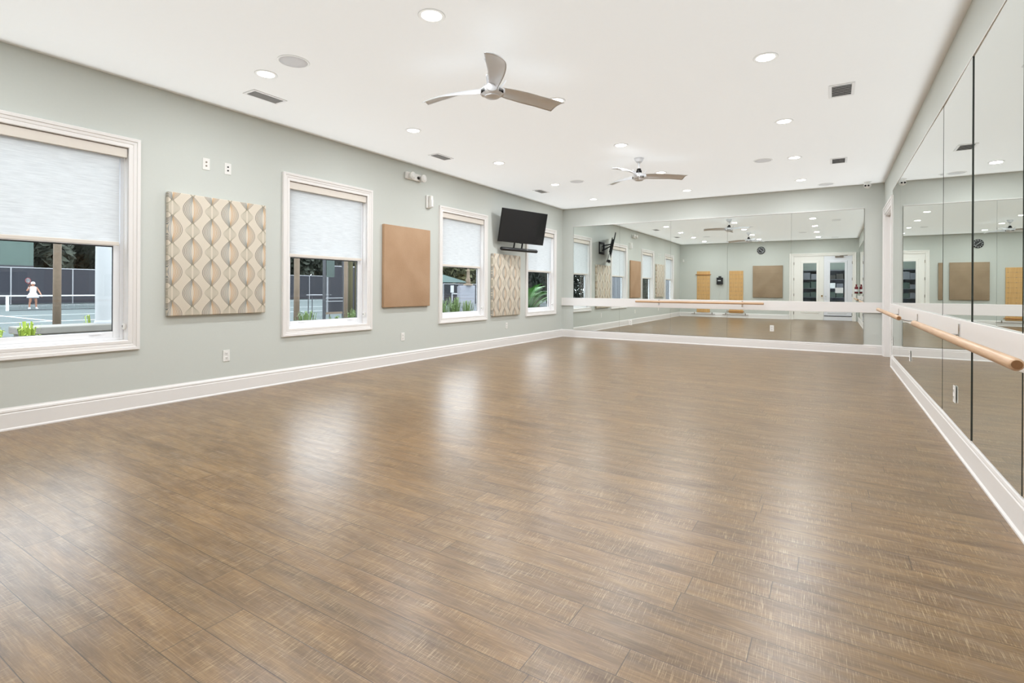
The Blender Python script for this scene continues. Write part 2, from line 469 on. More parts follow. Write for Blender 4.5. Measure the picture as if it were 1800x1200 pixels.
def make_window():
    """a window whose opening starts at y = 0"""
    root = empty('window_1', (XL, 0, 0))
    P = lambda n, bm, m, par=root, **k: obj(n, bm, m, par, **k)
    bm = B(); ring_frame(bm, lambda a, b, h: (h, a, b), 0.0, WW, WZ0, WZ1, CASE); P('casing', bm, 'trim')
    bm = B(); ring_box(bm, -0.014, WW+0.014, WZ0-0.014, WZ1+0.014, 0.014, 0.014, 0.014, 0.014, -WT, 0.004); P('jamb', bm, 'trim')
    bm = B(); ring_box(bm, 0.0, WW, WZ0, WZ1, 0.030, 0.030, 0.024, 0.03, -0.150, -0.078, 0.003); P('window_frame', bm, 'vinyl')
    bm = B(); ring_box(bm, 0.030, WW-0.030, WZ0+0.024, 1.542, 0.050, 0.050, 0.056, 0.030, -0.112, -0.084, 0.003); s = P('sash', bm, 'vinyl')
    bm = B(); ring_box(bm, 0.078, WW-0.078, WZ0+0.078, 1.514, 0.007, 0.007, 0.005, 0.012, -0.102, -0.092); P('gasket', bm, 'gasket', s)
    bm = B(); box(bm, -0.099, -0.096, 0.079, WW-0.079, WZ0+0.079, 1.513); P('pane', bm, 'glass', s)
    for yy in (0.20, WW-0.26):
        bm = B(); box(bm, -0.086, -0.070, yy, yy+0.085, WZ0+0.060, WZ0+0.068, 0.002); P('sash_lift', bm, 'vinyl', s)
    bm = B(); ring_box(bm, 0.030, WW-0.030, 1.520, WZ1-0.030, 0.046, 0.046, 0.026, 0.04, -0.146, -0.116, 0.003); s2 = P('upper_sash', bm, 'vinyl')
    bm = B(); box(bm, -0.132, -0.129, 0.075, WW-0.075, 1.545, WZ1-0.07); P('pane', bm, 'glass', s2)
    return root
def make_roller():
    root = empty('roller_shade', (XL, 0, 0))
    bm = B(); box(bm, -0.074, -0.006, 0.004, WW-0.004, 2.330, WZ1-0.004, 0.003); obj('fascia', bm, 'fascia', root)
    bm = B(); box(bm, -0.047, -0.0455, 0.030, WW-0.052, 1.545, 2.345); obj('shade_fabric', bm, 'shade', root)
    bm = B(); box(bm, -0.054, -0.039, 0.028, WW-0.050, 1.516, 1.550, 0.005); obj('hem_bar', bm, 'fascia', root)
    bm = B()
    pts = [(-0.030, WW-0.018, 2.335-0.02*k) for k in range(79)]
    tube(bm, pts, [0.0032 if k % 2 else 0.0012 for k in range(79)], 6)
    obj('bead_chain', bm, 'plastic', root, True)
    bm = B(); box(bm, -0.042, -0.018, WW-0.026, WW-0.0005, 0.745, 0.80, 0.004)
    box(bm, -0.034, -0.026, WW-0.029, WW-0.026, 0.765, 0.785, mi=1); obj('chain_tensioner', bm, ['plastic', 'socket'], root)
    return root
win0 = make_window(); shade0 = make_roller()
WDESC = ['white framed window nearest the camera, a tennis player visible outside', 'white framed window between the wave-print panel and the plain tan panel, wooden posts outside',
         'white framed window left of the television, grey board and grass outside', 'white framed window nearest the end wall mirror, green cycad fronds outside']
SDESC = ['off-white roller shade half lowered in the window nearest the camera', 'white roller shade half lowered in the window with wooden posts outside',
         'white roller shade half lowered in the window left of the television', 'white roller shade half lowered in the window behind the television']
for i, w in enumerate(WIN):
    o = win0 if i == 0 else copy_tree(win0)
    o.name = 'window_%d' % (i+1); o.location.y = w
    tag(o, WDESC[i], 'window', 'side wall windows', 'structure')
    p = shade0 if i == 0 else copy_tree(shade0)
    p.location.y = w
    tag(p, SDESC[i], 'roller shade', 'roller shades in the windows')

# portals help the sky light find its way through the windows
for w in WIN:
    p = area('window_daylight_portal', (XL-WT-0.03, w+WW/2, (WZ0+WZ1)/2), (0, -PI/2, 0), WZ1-WZ0, WW, 1.0)
    p.data.cycles.is_portal = True

# ------------------------------------------------------------------ side door (right wall) and double door (front wall)
root = empty('door_2', (XR, 0, 0), label='white cased side door squeezed between end wall and tall side mirrors', cat='door', kind='structure')
bm = B(); ring_frame(bm, lambda a, b, h: (-h, a, b), D2[0], D2[1], 0.0, D2[2], [(o*1.35, h*1.0) for o, h in CASE], 'door'); obj('casing', bm, 'trim', root)
bm = B()
box(bm, -0.003, WT, D2[0], D2[0]+0.02, 0, D2[2]); box(bm, -0.003, WT, D2[1]-0.02, D2[1], 0, D2[2]); box(bm, -0.003, WT, D2[0]+0.02, D2[1]-0.02, D2[2]-0.02, D2[2])
obj('jamb', bm, 'trim', root)
bm = B(); box(bm, 0.06, 0.105, D2[0]+0.022, D2[1]-0.022, 0.008, D2[2]-0.022, 0.003)
for z0, z1 in ((0.25, 0.95), (1.15, 2.25)):
    for y0, y1 in ((D2[0]+0.14, D2[0]+0.50), (D2[0]+0.62, D2[1]-0.15)):
        box(bm, 0.052, 0.062, y0, y1, z0, z1, 0.008)
obj('door_leaf', bm, 'trim', root)

root = empty('door_1', (0, YF, 0), label='white double doors with tall glass lites, seen in the end wall mirror', cat='door', kind='structure')
bm = B(); ring_frame(bm, lambda a, b, h: (a, h, b), D1[0], D1[1], 0.0, D1[2], CASE, 'door'); obj('casing', bm, 'doorwarm', root)
bm = B()
box(bm, D1[0], D1[0]+0.025, -WT, 0.003, 0, D1[2]); box(bm, D1[1]-0.025, D1[1], -WT, 0.003, 0, D1[2]); box(bm, D1[0]+0.025, D1[1]-0.025, -WT, 0.003, D1[2]-0.025, D1[2])
obj('jamb', bm, 'doorwarm', root)
mid = -0.325
for k, (x0, x1, mt) in enumerate(((D1[0]+0.028, mid-0.003, 'doorwarm'), (mid+0.003, D1[1]-0.028, 'door'))):
    gx0, gx1 = (x0+0.31, x1-0.235) if k == 0 else (x0+0.195, x1-0.235)
    bm = B()
    y0, y1 = -0.055, -0.010
    box(bm, x0, gx0, y0, y1, 0.01, D1[2]-0.028); box(bm, gx1, x1, y0, y1, 0.01, D1[2]-0.028)
    box(bm, gx0, gx1, y0, y1, 0.01, 0.34); box(bm, gx0, gx1, y0, y1, 2.16, D1[2]-0.028)
    leaf = obj('door_leaf', bm, mt, root)
    bm = B(); ring_frame(bm, lambda a, b, h: (a, y1+h, b), gx0, gx1, 0.34, 2.16, [(0, 0), (0, 0.012), (0.07, 0.012), (0.08, 0.002), (0.08, 0)])
    obj('lite_frame', bm, mt, leaf)
    bm = B(); box(bm, gx0-0.004, gx1+0.004, -0.036, -0.030, 0.336, 2.164); obj('pane', bm, 'glass', leaf)
    bm = B(); kx = x1-0.055 if k == 0 else x0+0.06
    lathe(bm, [(0.028, 0), (0.028, 0.006), (0.010, 0.010), (0.010, 0.035), (0.024, 0.042), (0.028, 0.055), (0.020, 0.066)], (kx, y1, 0.92), 20, 'y')
    obj('door_knob', bm, 'brass' if k == 0 else 'nickel', leaf, 'angle')
    for z in (0.25, 0.95, 1.55, 2.15):
        bm = B(); hx = x0+0.002 if k == 0 else x1-0.002
        tube(bm, [(hx, y1+0.008, z-0.05), (hx, y1+0.008, z+0.05)], 0.010, 8); obj('hinge', bm, 'hinge', leaf)
    if k == 1:
        bm = B(); box(bm, x0+0.01, x1-0.01, y1, y1+0.012, 0.16, 0.185); obj('door_sweep', bm, 'gasket', leaf)
        bm = B(); box(bm, x0+0.35, x0+0.62, y1, y1+0.05, D1[2]-0.085, D1[2]-0.035, 0.006)
        tube(bm, [(x0+0.5, y1+0.03, D1[2]-0.03), (x0+0.62, y1+0.14, D1[2]-0.028), (x0+0.74, y1+0.012, D1[2]-0.012)], 0.008, 8)
        obj('door_closer', bm, 'hinge', leaf)
bm = B(); box(bm, 0.04, 0.29, YF-0.0295, YF-0.0285, 1.03, 1.23)
obj('paper_notice', bm, 'paper', label='white paper notice taped to the glass of the right-hand door', cat='notice')

# lobby beyond the glass doors
bm = B()
box(bm, -3.2, 2.2, YF-3.4, YF-3.3, 0, H); box(bm, -3.3, -3.2, YF-3.4, YF-WT, 0, H); box(bm, 2.2, 2.3, YF-3.4, YF-WT, 0, H)
struct('wall_lobby', bm, 'greywall', 'grey green lobby wall behind the glass doors', 'wall')
bm = B(); box(bm, -3.3, 2.3, YF-3.4, YF-WT, -0.08, -0.001); struct('floor_lobby', bm, 'carpet', 'grey lobby floor beyond the glass doors', 'floor')
bm = B(); box(bm, -3.3, 2.3, YF-3.4, YF-WT, H, H+0.1); struct('ceiling_lobby', bm, 'ceiling', 'white lobby ceiling beyond the glass doors', 'ceiling')
area('added_lobby_fill', (-0.4, YF-1.7, H-0.04), (0, 0, 0), 1.2, 0.6, 70, (1, 0.98, 0.95))  # unseen fill light added so the lobby does not go dark
def shelf_unit(x0, x1, label):
    r = empty('shelving_unit', ((x0+x1)/2, YF-3.05, 0), label=label, cat='shelf', group='shelving units in the lobby')
    w = (x1-x0)/2
    bm = B()
    box(bm, -w, w, -0.22, -0.20, 0, 2.0); box(bm, -w, -w+0.02, -0.2, 0.2, 0, 2.0); box(bm, w-0.02, w, -0.2, 0.2, 0, 2.0)
    obj('shelf_frame', bm, 'greyboard', r)
    for k in range(6):
        bm = B(); box(bm, -w+0.02, w-0.02, -0.2, 0.2, 0.05+0.38*k, 0.07+0.38*k); obj('shelf_board', bm, 'greyboard', r)
    for k in range(5):
        for q in range(3):
            bm = B(); hh = random.uniform(0.16, 0.29); bx = -w+0.05+q*(2*w-0.06)/3
            box(bm, r.location.x+bx, r.location.x+bx+(2*w-0.16)/3, r.location.y-0.12, r.location.y+0.16, 0.0705+0.38*k, 0.0705+0.38*k+hh, 0.004)
            ORD = ['lowest shelf', 'second shelf', 'middle shelf', 'fourth shelf', 'upper shelf'][k]
            POS = ['left end', 'middle', 'right end'][q]
            which = 'left-hand' if x0 < -0.5 else 'right-hand'
            obj('storage_box', bm, random.choice(['greyboard', 'greyboard', 'vent_dark', 'paper', 'greenboard']),
                label='storage box at the %s of the %s, %s lobby shelving unit' % (POS, ORD, which), cat='box', group='boxes on the lobby shelves')
    return r
shelf_unit(-1.45, -0.55, 'grey shelving unit behind the left-hand glass door')
shelf_unit(-0.25, 0.65, 'grey shelving unit behind the right-hand glass door')

# ------------------------------------------------------------------ mirrors
def mirror_panel(label, w, h, group):
    """mirror panel in local x (width) and z (height), silver face towards -y, 6 mm thick"""
    bm = B(); fs = box(bm, -w/2, w/2, -0.006, 0.0, 0, h)
    bm.normal_update()
    bmesh.ops.recalc_face_normals(bm, faces=bm.faces[:])
    for f in bm.faces: f.material_index = 0 if f.normal.y < -0.5 else 1
    o = obj('wall_mirror', bm, ['mirror', 'mirroredge'], label=label, cat='mirror', group=group)
    return o
MB = [-5.243, -4.104, -2.965, -1.825, -0.683, 0.467]
NB = ['against the left corner', 'second from the left corner', 'in the middle', 'fourth from the left corner', 'nearest the side door']
YAWB = [0, 0, 0.0018, 0, -0.0012]
for i in range(5):
    o = mirror_panel('mirror panel on the end wall, '+NB[i], MB[i+1]-MB[i]-0.003, 2.435, 'end wall mirror panels')
    o.location = ((MB[i]+MB[i+1])/2, YB-0.008, 0.178); o.rotation_euler = (0.0008, 0, YAWB[i])
MR = [0.125, 1.18, 2.237, 3.293, 4.336, 5.385, 6.438, 7.48, 8.52, 9.556]
NRL = ['closest to the double doors, reflecting the shelf', 'second from the double doors', 'third from the double doors', 'right of the dark seam, reflecting the black clock',
       'left of the dark seam, right of the thin seam', 'fourth from the side door', 'third from the side door', 'second from the side door', 'beside the side door']
YAWR = [0, 0, 0, -0.0042, -0.0056, 0.0026, 0.001, 0, 0]
for i in range(len(MR)-1):
    o = mirror_panel('tall side wall mirror panel, '+NRL[i], MR[i+1]-MR[i]-0.004, 2.44, 'side wall mirror panels')
    o.location = (XR-0.012, (MR[i]+MR[i+1])/2, 0.192); o.rotation_euler = (0, 0, -PI/2+YAWR[i])
# white strip painted as the end mirror edge highlight, white bands carrying the barres
bm = B(); box(bm, MB[0], MB[-1], YB-0.019, YB, 2.6165, 2.628, 0.002)
struct('trim_1', bm, 'trim', 'thin white strip painted as the highlight on the end wall mirror top edge', 'trim')
bm = B(); box(bm, XL, XR, YB-0.038, YB-0.020, 0.748, 0.934, 0.003)
struct('trim_2', bm, 'trim', 'white horizontal board across the end wall mirror', 'trim')
bm = B(); box(bm, XR-0.040, XR-0.024, YF+0.02, D2[0]-0.128, 0.775, 0.950, 0.003)
struct('trim_3', bm, 'trim', 'white horizontal board across the tall side mirrors', 'trim')
bm = B(); box(bm, XR-0.022, XR, MR[0], MR[-1], 2.633, 2.639)
struct('trim_4', bm, 'trim', 'thin strip along the top of the side mirrors', 'trim')

# ------------------------------------------------------------------ barres
def barre(name, length, brackets, off, label, mat, loc, rotz, back, zr=0.873):
    """rail along local x at y = 0; the wall board lies at y = +back"""
    r = empty(name, loc, (0, 0, rotz), label=label, cat='barre', group='wooden ballet barres')
    bm = B(); L = length/2; R = 0.0235
    tube(bm, [(-L, 0, 0), (-L+0.004, 0, 0), (-L+0.012, 0, 0), (0, 0, 0), (L-0.012, 0, 0), (L-0.004, 0, 0), (L, 0, 0)], [R-0.006, R-0.002, R, R, R, R-0.002, R-0.006], 24)
    rl = obj('rail', bm, 'barre', r, 'angle')
    for q in (-1, 1):
        bm = B(); lathe(bm, [(R-0.0065, q*(L-0.001)), (R-0.0075, q*(L+0.0012)), (0.004, q*(L+0.0016))], (0, 0, 0), 24, 'x'); obj('cut_end', bm, 'endgrain', rl, label='darker end grain')
    for bx in brackets:
        bm = B()
        tube(bm, [(bx, back-0.004, -0.030), (bx, back*0.6, -0.029), (bx, 0.055, -0.024), (bx, 0.030, -0.016), (bx, 0.016, -0.008)], 0.0065, 10)
        b = obj('bracket', bm, 'chrome', r, True)
        bm = B(); box(bm, bx-0.013, bx+0.013, back-0.006, back-0.0005, -0.075, 0.045, 0.002); obj('wall_plate', bm, 'chrome', b)
        bm = B(); box(bm, bx-0.014, bx+0.014, 0.0205, 0.0255, -0.018, 0.010, 0.001); obj('saddle', bm, 'chrome', b)
    return r
barre('ballet_barre', 2.535, [(-3.20+2.40), (-1.535+2.40)], 0.2, 'round beech barre in front of the end wall mirror', 'barre', (-2.4025, YB-0.20, 0.880), 0, 0.162)
barre('ballet_barre', 2.87, [-0.40, 1.36], 0.2, 'farther beech barre on the side mirrors, close to the side door', 'barre', (XR-0.20, 7.965, 0.866), -PI/2, 0.160)
barre('ballet_barre', 2.81, [-0.61, 1.15], 0.2, 'near beech barre on the side mirrors with its cut end towards the camera', 'barre', (XR-0.20, 3.965, 0.876), -PI/2, 0.160)

# ------------------------------------------------------------------ fabric panels on the side wall
def fabric_panel(y0, y1, z0, z1, mat, label, x=XL, face=1):
    bm = B()
    box(bm, 0, 0.05, -(y1-y0)/2, (y1-y0)/2, -(z1-z0)/2, (z1-z0)/2)
    bmesh.ops.bevel(bm, geom=bm.edges[:], offset=0.008, segments=3, affect='EDGES', profile=0.5)
    o = obj('acoustic_panel', bm, mat, smooth='angle', label=label, cat='wall panel', group='padded fabric wall panels')
    o.location = (x+0.001, (y0+y1)/2, (z0+z1)/2)
    return o
fabric_panel(2.530, 3.552, 0.855, 2.070, 'wave', 'large wave-print fabric panel next to the window nearest the camera')
fabric_panel(5.384, 6.388, 0.860, 2.066, 'suede', 'plain tan fabric panel on the window wall')
fabric_panel(8.190, 9.212, 0.613, 1.815, 'wave', 'wave-print fabric panel hung low under the television')
o = fabric_panel(-0.53, 0.53, 0.83, 2.09, 'linen', 'creased taupe fabric panel left of the double doors, seen in the mirror')
o.location = (-2.20, YF+0.001, 1.46); o.rotation_euler = (0, 0, PI/2)

# ------------------------------------------------------------------ outlets and small wall devices
def outlet(label, loc, rotz, kind='outlet', group=None):
    """plate facing local +x"""
    r = empty('wall_outlet' if kind == 'outlet' else 'cable_plate', loc, (0, 0, rotz), label=label, cat='outlet', group=group)
    bm = B(); box(bm, 0, 0.006, -0.036, 0.036, -0.060, 0.060, 0.002); obj('cover_plate', bm, 'plastic', r)
    for dz in (0.024, -0.024):
        if kind == 'outlet':
            bm = B(); box(bm, 0.005, 0.0085, -0.017, 0.017, dz-0.015, dz+0.015, 0.0015); s = obj('socket', bm, 'plastic', r)
            bm = B()
            box(bm, 0.008, 0.0092, -0.0085, -0.0060, dz-0.004, dz+0.008); box(bm, 0.008, 0.0092, 0.0060, 0.0085, dz-0.004, dz+0.008); box(bm, 0.008, 0.0092, -0.0025, 0.0025, dz-0.011, dz-0.006)
            obj('socket_slot', bm, 'socket', s)
        else:
            bm = B(); tube(bm, [(0.004, 0, dz*0.8), (0.010, 0, dz*0.8)], 0.009, 14); s = obj('cable_port', bm, 'socket' if label.find('right') >= 0 or label.find('dark') >= 0 else 'hinge', r)
    return r
outlet('white cable plate above the wave-print panel, nearer the window', (XL+0.0005, 2.910, 2.417), 0, 'port', 'cable plates above the wave-print panel')
outlet('white cable plate with dark port above the wave-print panel, farther from the window', (XL+0.0005, 3.136, 2.411), 0, 'port', 'cable plates above the wave-print panel')
for y, t in ((3.132, 'below the large wave-print panel'), (5.822, 'below the plain tan panel'), (8.760, 'below the low wave-print panel')):
    outlet('white wall outlet low on the window wall '+t, (XL+0.0005, y, 0.405), 0, group='outlets under the windows')
outlet('white outlet set in the end wall mirror, nearer the windows', (-3.84, YB-0.0155, 0.405), -PI/2, group='outlets in the mirrors')
outlet('white outlet set in the end wall mirror, nearer the side door', (-1.008, YB-0.0155, 0.400), -PI/2, group='outlets in the mirrors')
for y, t in ((4.835, 'close to the dark seam'), (7.377, 'below the gap between barres'), (9.40, 'nearest the side door')):
    outlet('white outlet set low in the side mirrors, '+t, (XR-0.0215, y, 0.405), PI, group='outlets in the mirrors')

# emergency light with two lamp heads
r = empty('emergency_light', (XL+0.0005, 6.03, 2.86), label='white twin-head emergency light high on the window wall', cat='emergency light')
bm = B(); box(bm, 0, 0.045, -0.19, 0.15, -0.055, 0.055, 0.012); obj('housing', bm, 'plastic', r)
for yy in (-0.11, 0.14):
    bm = B(); lathe(bm, [(0.030, 0.040), (0.045, 0.052), (0.056, 0.085), (0.058, 0.105), (0.050, 0.110), (0.030, 0.113)], (0, yy, -0.005), 24, 'x')
    h_ = obj('lamp_head', bm, 'plastic', r, 'angle')
    bm = B(); lathe(bm, [(0.046, 0.108), (0.040, 0.116), (0.015, 0.120)], (0, yy, -0.005), 24, 'x'); obj('lamp_lens', bm, 'lens', h_, True)
bm = B(); tube(bm, [(0.02, 0.05, -0.005), (0.06, 0.08, -0.005)], 0.022, 12); obj('swivel_joint', bm, 'socket', r)
# fire strobe
r = empty('alarm_strobe', (XL+0.0005, 6.375, 2.525), label='white alarm strobe on the window wall below the emergency light', cat='alarm')
bm = B(); box(bm, 0, 0.030, -0.055, 0.055, -0.105, 0.105, 0.012); obj('back_plate', bm, 'plastic', r)
bm = B(); box(bm, 0.028, 0.085, -0.022, 0.045, -0.098, 0.100, 0.018); s = obj('strobe_housing', bm, 'plastic', r)
bm = B(); box(bm, 0.080, 0.096, -0.012, 0.035, -0.085, 0.035, 0.008); obj('strobe_lens', bm, 'lens', s)
# motion sensor on the front wall
r = empty('motion_sensor', (-5.40, YF+0.0005, 2.36), label='small white motion sensor near the far left corner of the mirror reflection', cat='sensor')
bm = B(); box(bm, -0.03, 0.03, 0, 0.045, -0.055, 0.055, 0.012); obj('housing', bm, 'plastic', r)
bm = B(); box(bm, -0.02, 0.02, 0.043, 0.052, -0.045, 0.0, 0.006); obj('sensor_lens', bm, 'lens', r)
# camera dome
r = empty('security_camera', (0.505, 11.02, H), label='white dome with two dark lenses on ceiling beside the end wall', cat='security camera')
bm = B(); lathe(bm, [(0.058, 0), (0.058, -0.010), (0.036, -0.016), (0.034, -0.024), (0.046, -0.034), (0.054, -0.050), (0.056, -0.066), (0.052, -0.084), (0.040, -0.102), (0.022, -0.113), (0.006, -0.117)], (0, 0, 0), 24); obj('dome', bm, 'plastic', r, 'angle')
for dx in (-0.022, 0.022):
    bm = B(); lathe(bm, [(0.015, 0.0), (0.015, -0.016), (0.009, -0.020)], (dx-0.010, -0.040, -0.072), 12, 'y'); obj('camera_lens', bm, 'black', r, True)

# ------------------------------------------------------------------ ceiling fixtures
def downlight():
    r = empty('recessed_light', (0, 0, H))
    bm = B(); lathe(bm, [(0.068, -0.0005), (0.094, -0.0005), (0.095, -0.004), (0.090, -0.007), (0.072, -0.0045), (0.068, -0.0005)], (0, 0, 0), 36, capends=False); obj('trim_ring', bm, 'plastic', r, True)
    bm = B(); lathe(bm, [(0.071, -0.0008), (0.070, -0.0045), (0.05, -0.0060), (0.01, -0.0066)], (0, 0, 0), 32); obj('light_lens', bm, 'lamp', r, True)
    return r
d0 = downlight()
ROWN = {-4.33: 'window-side row', -2.40: 'middle row', -0.48: 'mirror-side row'}
YN = [(0.90, 'above the front wall end'), (2.79, 'second from the front wall'), (4.71, 'third from the front wall'), (6.60, 'fourth from the front wall'), (8.48, 'fifth from the front wall'), (10.26, 'nearest the end wall mirror')]
first = True
for x in (-4.33, -2.40, -0.48):
    for y, t in YN:
        o = d0 if first else copy_tree(d0); first = False
        o.location = (x, y, H)
        tag(o, 'round recessed ceiling light in the %s, %s' % (ROWN[x], t), 'ceiling light', 'recessed ceiling lights')
        l = bpy.data.lights.new('downlight_lamp', 'AREA'); l.shape = 'DISK'; l.size = 0.14; l.energy = DOWNLIGHT; l.color = (0.945, 0.97, 1.0); l.spread = PI
        lo = bpy.data.objects.new('downlight_lamp', l); lo.location = (x, y, H-0.012); COL.objects.link(lo)

def ceiling_speaker(x, y, label):
    r = empty('ceiling_speaker', (x, y, H), label=label, cat='speaker', group='round ceiling speakers')
    bm = B(); lathe(bm, [(0.112, -0.0005), (0.127, -0.0005), (0.128, -0.004), (0.122, -0.007), (0.112, -0.005), (0.112, -0.0005)], (0, 0, 0), 40, capends=False); obj('rim', bm, 'plastic', r, True)
    bm = B(); lathe(bm, [(0.113, -0.001), (0.112, -0.0045), (0.06, -0.0060), (0.01, -0.0065)], (0, 0, 0), 40); obj('grille', bm, 'speaker', r, True)
ceiling_speaker(-3.886, 2.753, 'round grey ceiling speaker beside the large window-side vent')
ceiling_speaker(-0.888, 8.441, 'round ceiling speaker right of the far ceiling fan')
ceiling_speaker(-3.879, 8.440, 'round ceiling speaker above the television')
ceiling_speaker(-0.117, 10.90, 'round ceiling speaker next to the white camera dome')
ceiling_speaker(-0.888, 2.753, 'round ceiling speaker near the front, seen in the mirror')

def ceiling_vent(x, y, lx, ly, slats, axis, label):
    """axis: direction the slats run"""
    r = empty('ceiling_vent', (x, y, H), label=label, cat='vent', group='ceiling air vents')
    a, b = lx/2, ly/2; fw = 0.026
    bm = B()
    for q in ((-a, -a+fw, -b, b), (a-fw, a, -b, b), (-a+fw, a-fw, -b, -b+fw), (-a+fw, a-fw, b-fw, b)): box(bm, *q, -0.008, -0.0005, 0.002)
    obj('vent_frame', bm, 'vent', r)
    bm = B(); box(bm, -a+fw, a-fw, -b+fw, b-fw, -0.0022, -0.0006); obj('duct_opening', bm, 'vent_dark', r)
    for k in range(slats):
        bm = B()
        if axis == 'y':
            xx = -a+fw+(k+0.5)*(lx-2*fw)/slats
            cuboid(bm, (xx, 0, -0.008), (0.0040, 0, -0.0048), (0, b-fw, 0), (0.0005, 0, 0.0005))
        else:
            yy = -b+fw+(k+0.5)*(ly-2*fw)/slats
            cuboid(bm, (0, yy, -0.008), (a-fw, 0, 0), (0, 0.0120, 0.0030), (0, 0.0003, -0.0008))
        obj('slat', bm, 'vent', r)
ceiling_vent(-4.850, 3.12, 0.19, 0.36, 7, 'y', 'long louvred ceiling vent nearest the camera on the window side')
ceiling_vent(-4.850, 5.86, 0.19, 0.36, 7, 'y', 'louvred ceiling vent above the plain tan panel')
ceiling_vent(-4.870, 8.93, 0.19, 0.36, 7, 'y', 'louvred ceiling vent above the television')
ceiling_vent(0.060, 5.850, 0.21, 0.36, 7, 'x', 'louvred ceiling vent on the mirror side, nearer the camera')
ceiling_vent(0.060, 9.000, 0.21, 0.36, 7, 'x', 'louvred ceiling vent on the mirror side, nearer the end wall')
ceiling_vent(0.020, 0.36, 0.21, 0.36, 7, 'x', 'louvred ceiling vent just above the double doors')

# ------------------------------------------------------------------ ceiling fans
def blade_mesh():
    """swept cambered blade along +x, from r 0.09 to 0.685"""
    bm = B(); N, K = 22, 10; up = []; dn = []
    for i in range(N+1):
        t = i/N
        r = 0.07+0.615*t
        chord = 0.082+0.078*math.sin(min(1, t*1.15)*PI/2)-0.006*max(0, (t-0.8)/0.2)**2
        pitch = math.radians(38-24*min(1, t*1.6))
        sweep = -0.030*math.sin(t*PI*0.85)-0.012*t*t
        zc = 0.012*math.sin(t*PI)-0.020*t
        ru, rd = [], []
        for j in range(K+1):
            s = j/K-0.5
            tip = 0.045*(t**6)*(0.5-s)
            y = s*chord
            cam = 0.020*(1-4*s*s)
            th = 0.004*(1-(2*s)**4)+0.0008
            yy, zz = y*math.cos(pitch)-cam*math.sin(pitch), y*math.sin(pitch)+cam*math.cos(pitch)
            ru.append(bm.verts.new((r-tip, -sweep-yy, zc+zz+th))); rd.append(bm.verts.new((r-tip, -sweep-yy, zc+zz-th)))
        up.append(ru); dn.append(rd)
    for i in range(N):
        for j in range(K):
            bm.faces.new((up[i][j], up[i+1][j], up[i+1][j+1], up[i][j+1])); bm.faces.new((dn[i][j], dn[i][j+1], dn[i+1][j+1], dn[i+1][j]))
        bm.faces.new((up[i][0], dn[i][0], dn[i+1][0], up[i+1][0])); bm.faces.new((up[i][K], up[i+1][K], dn[i+1][K], dn[i][K]))
    for i in (0, N):
        for j in range(K): bm.faces.new((up[i][j], up[i][j+1], dn[i][j+1], dn[i][j]))
    return bm
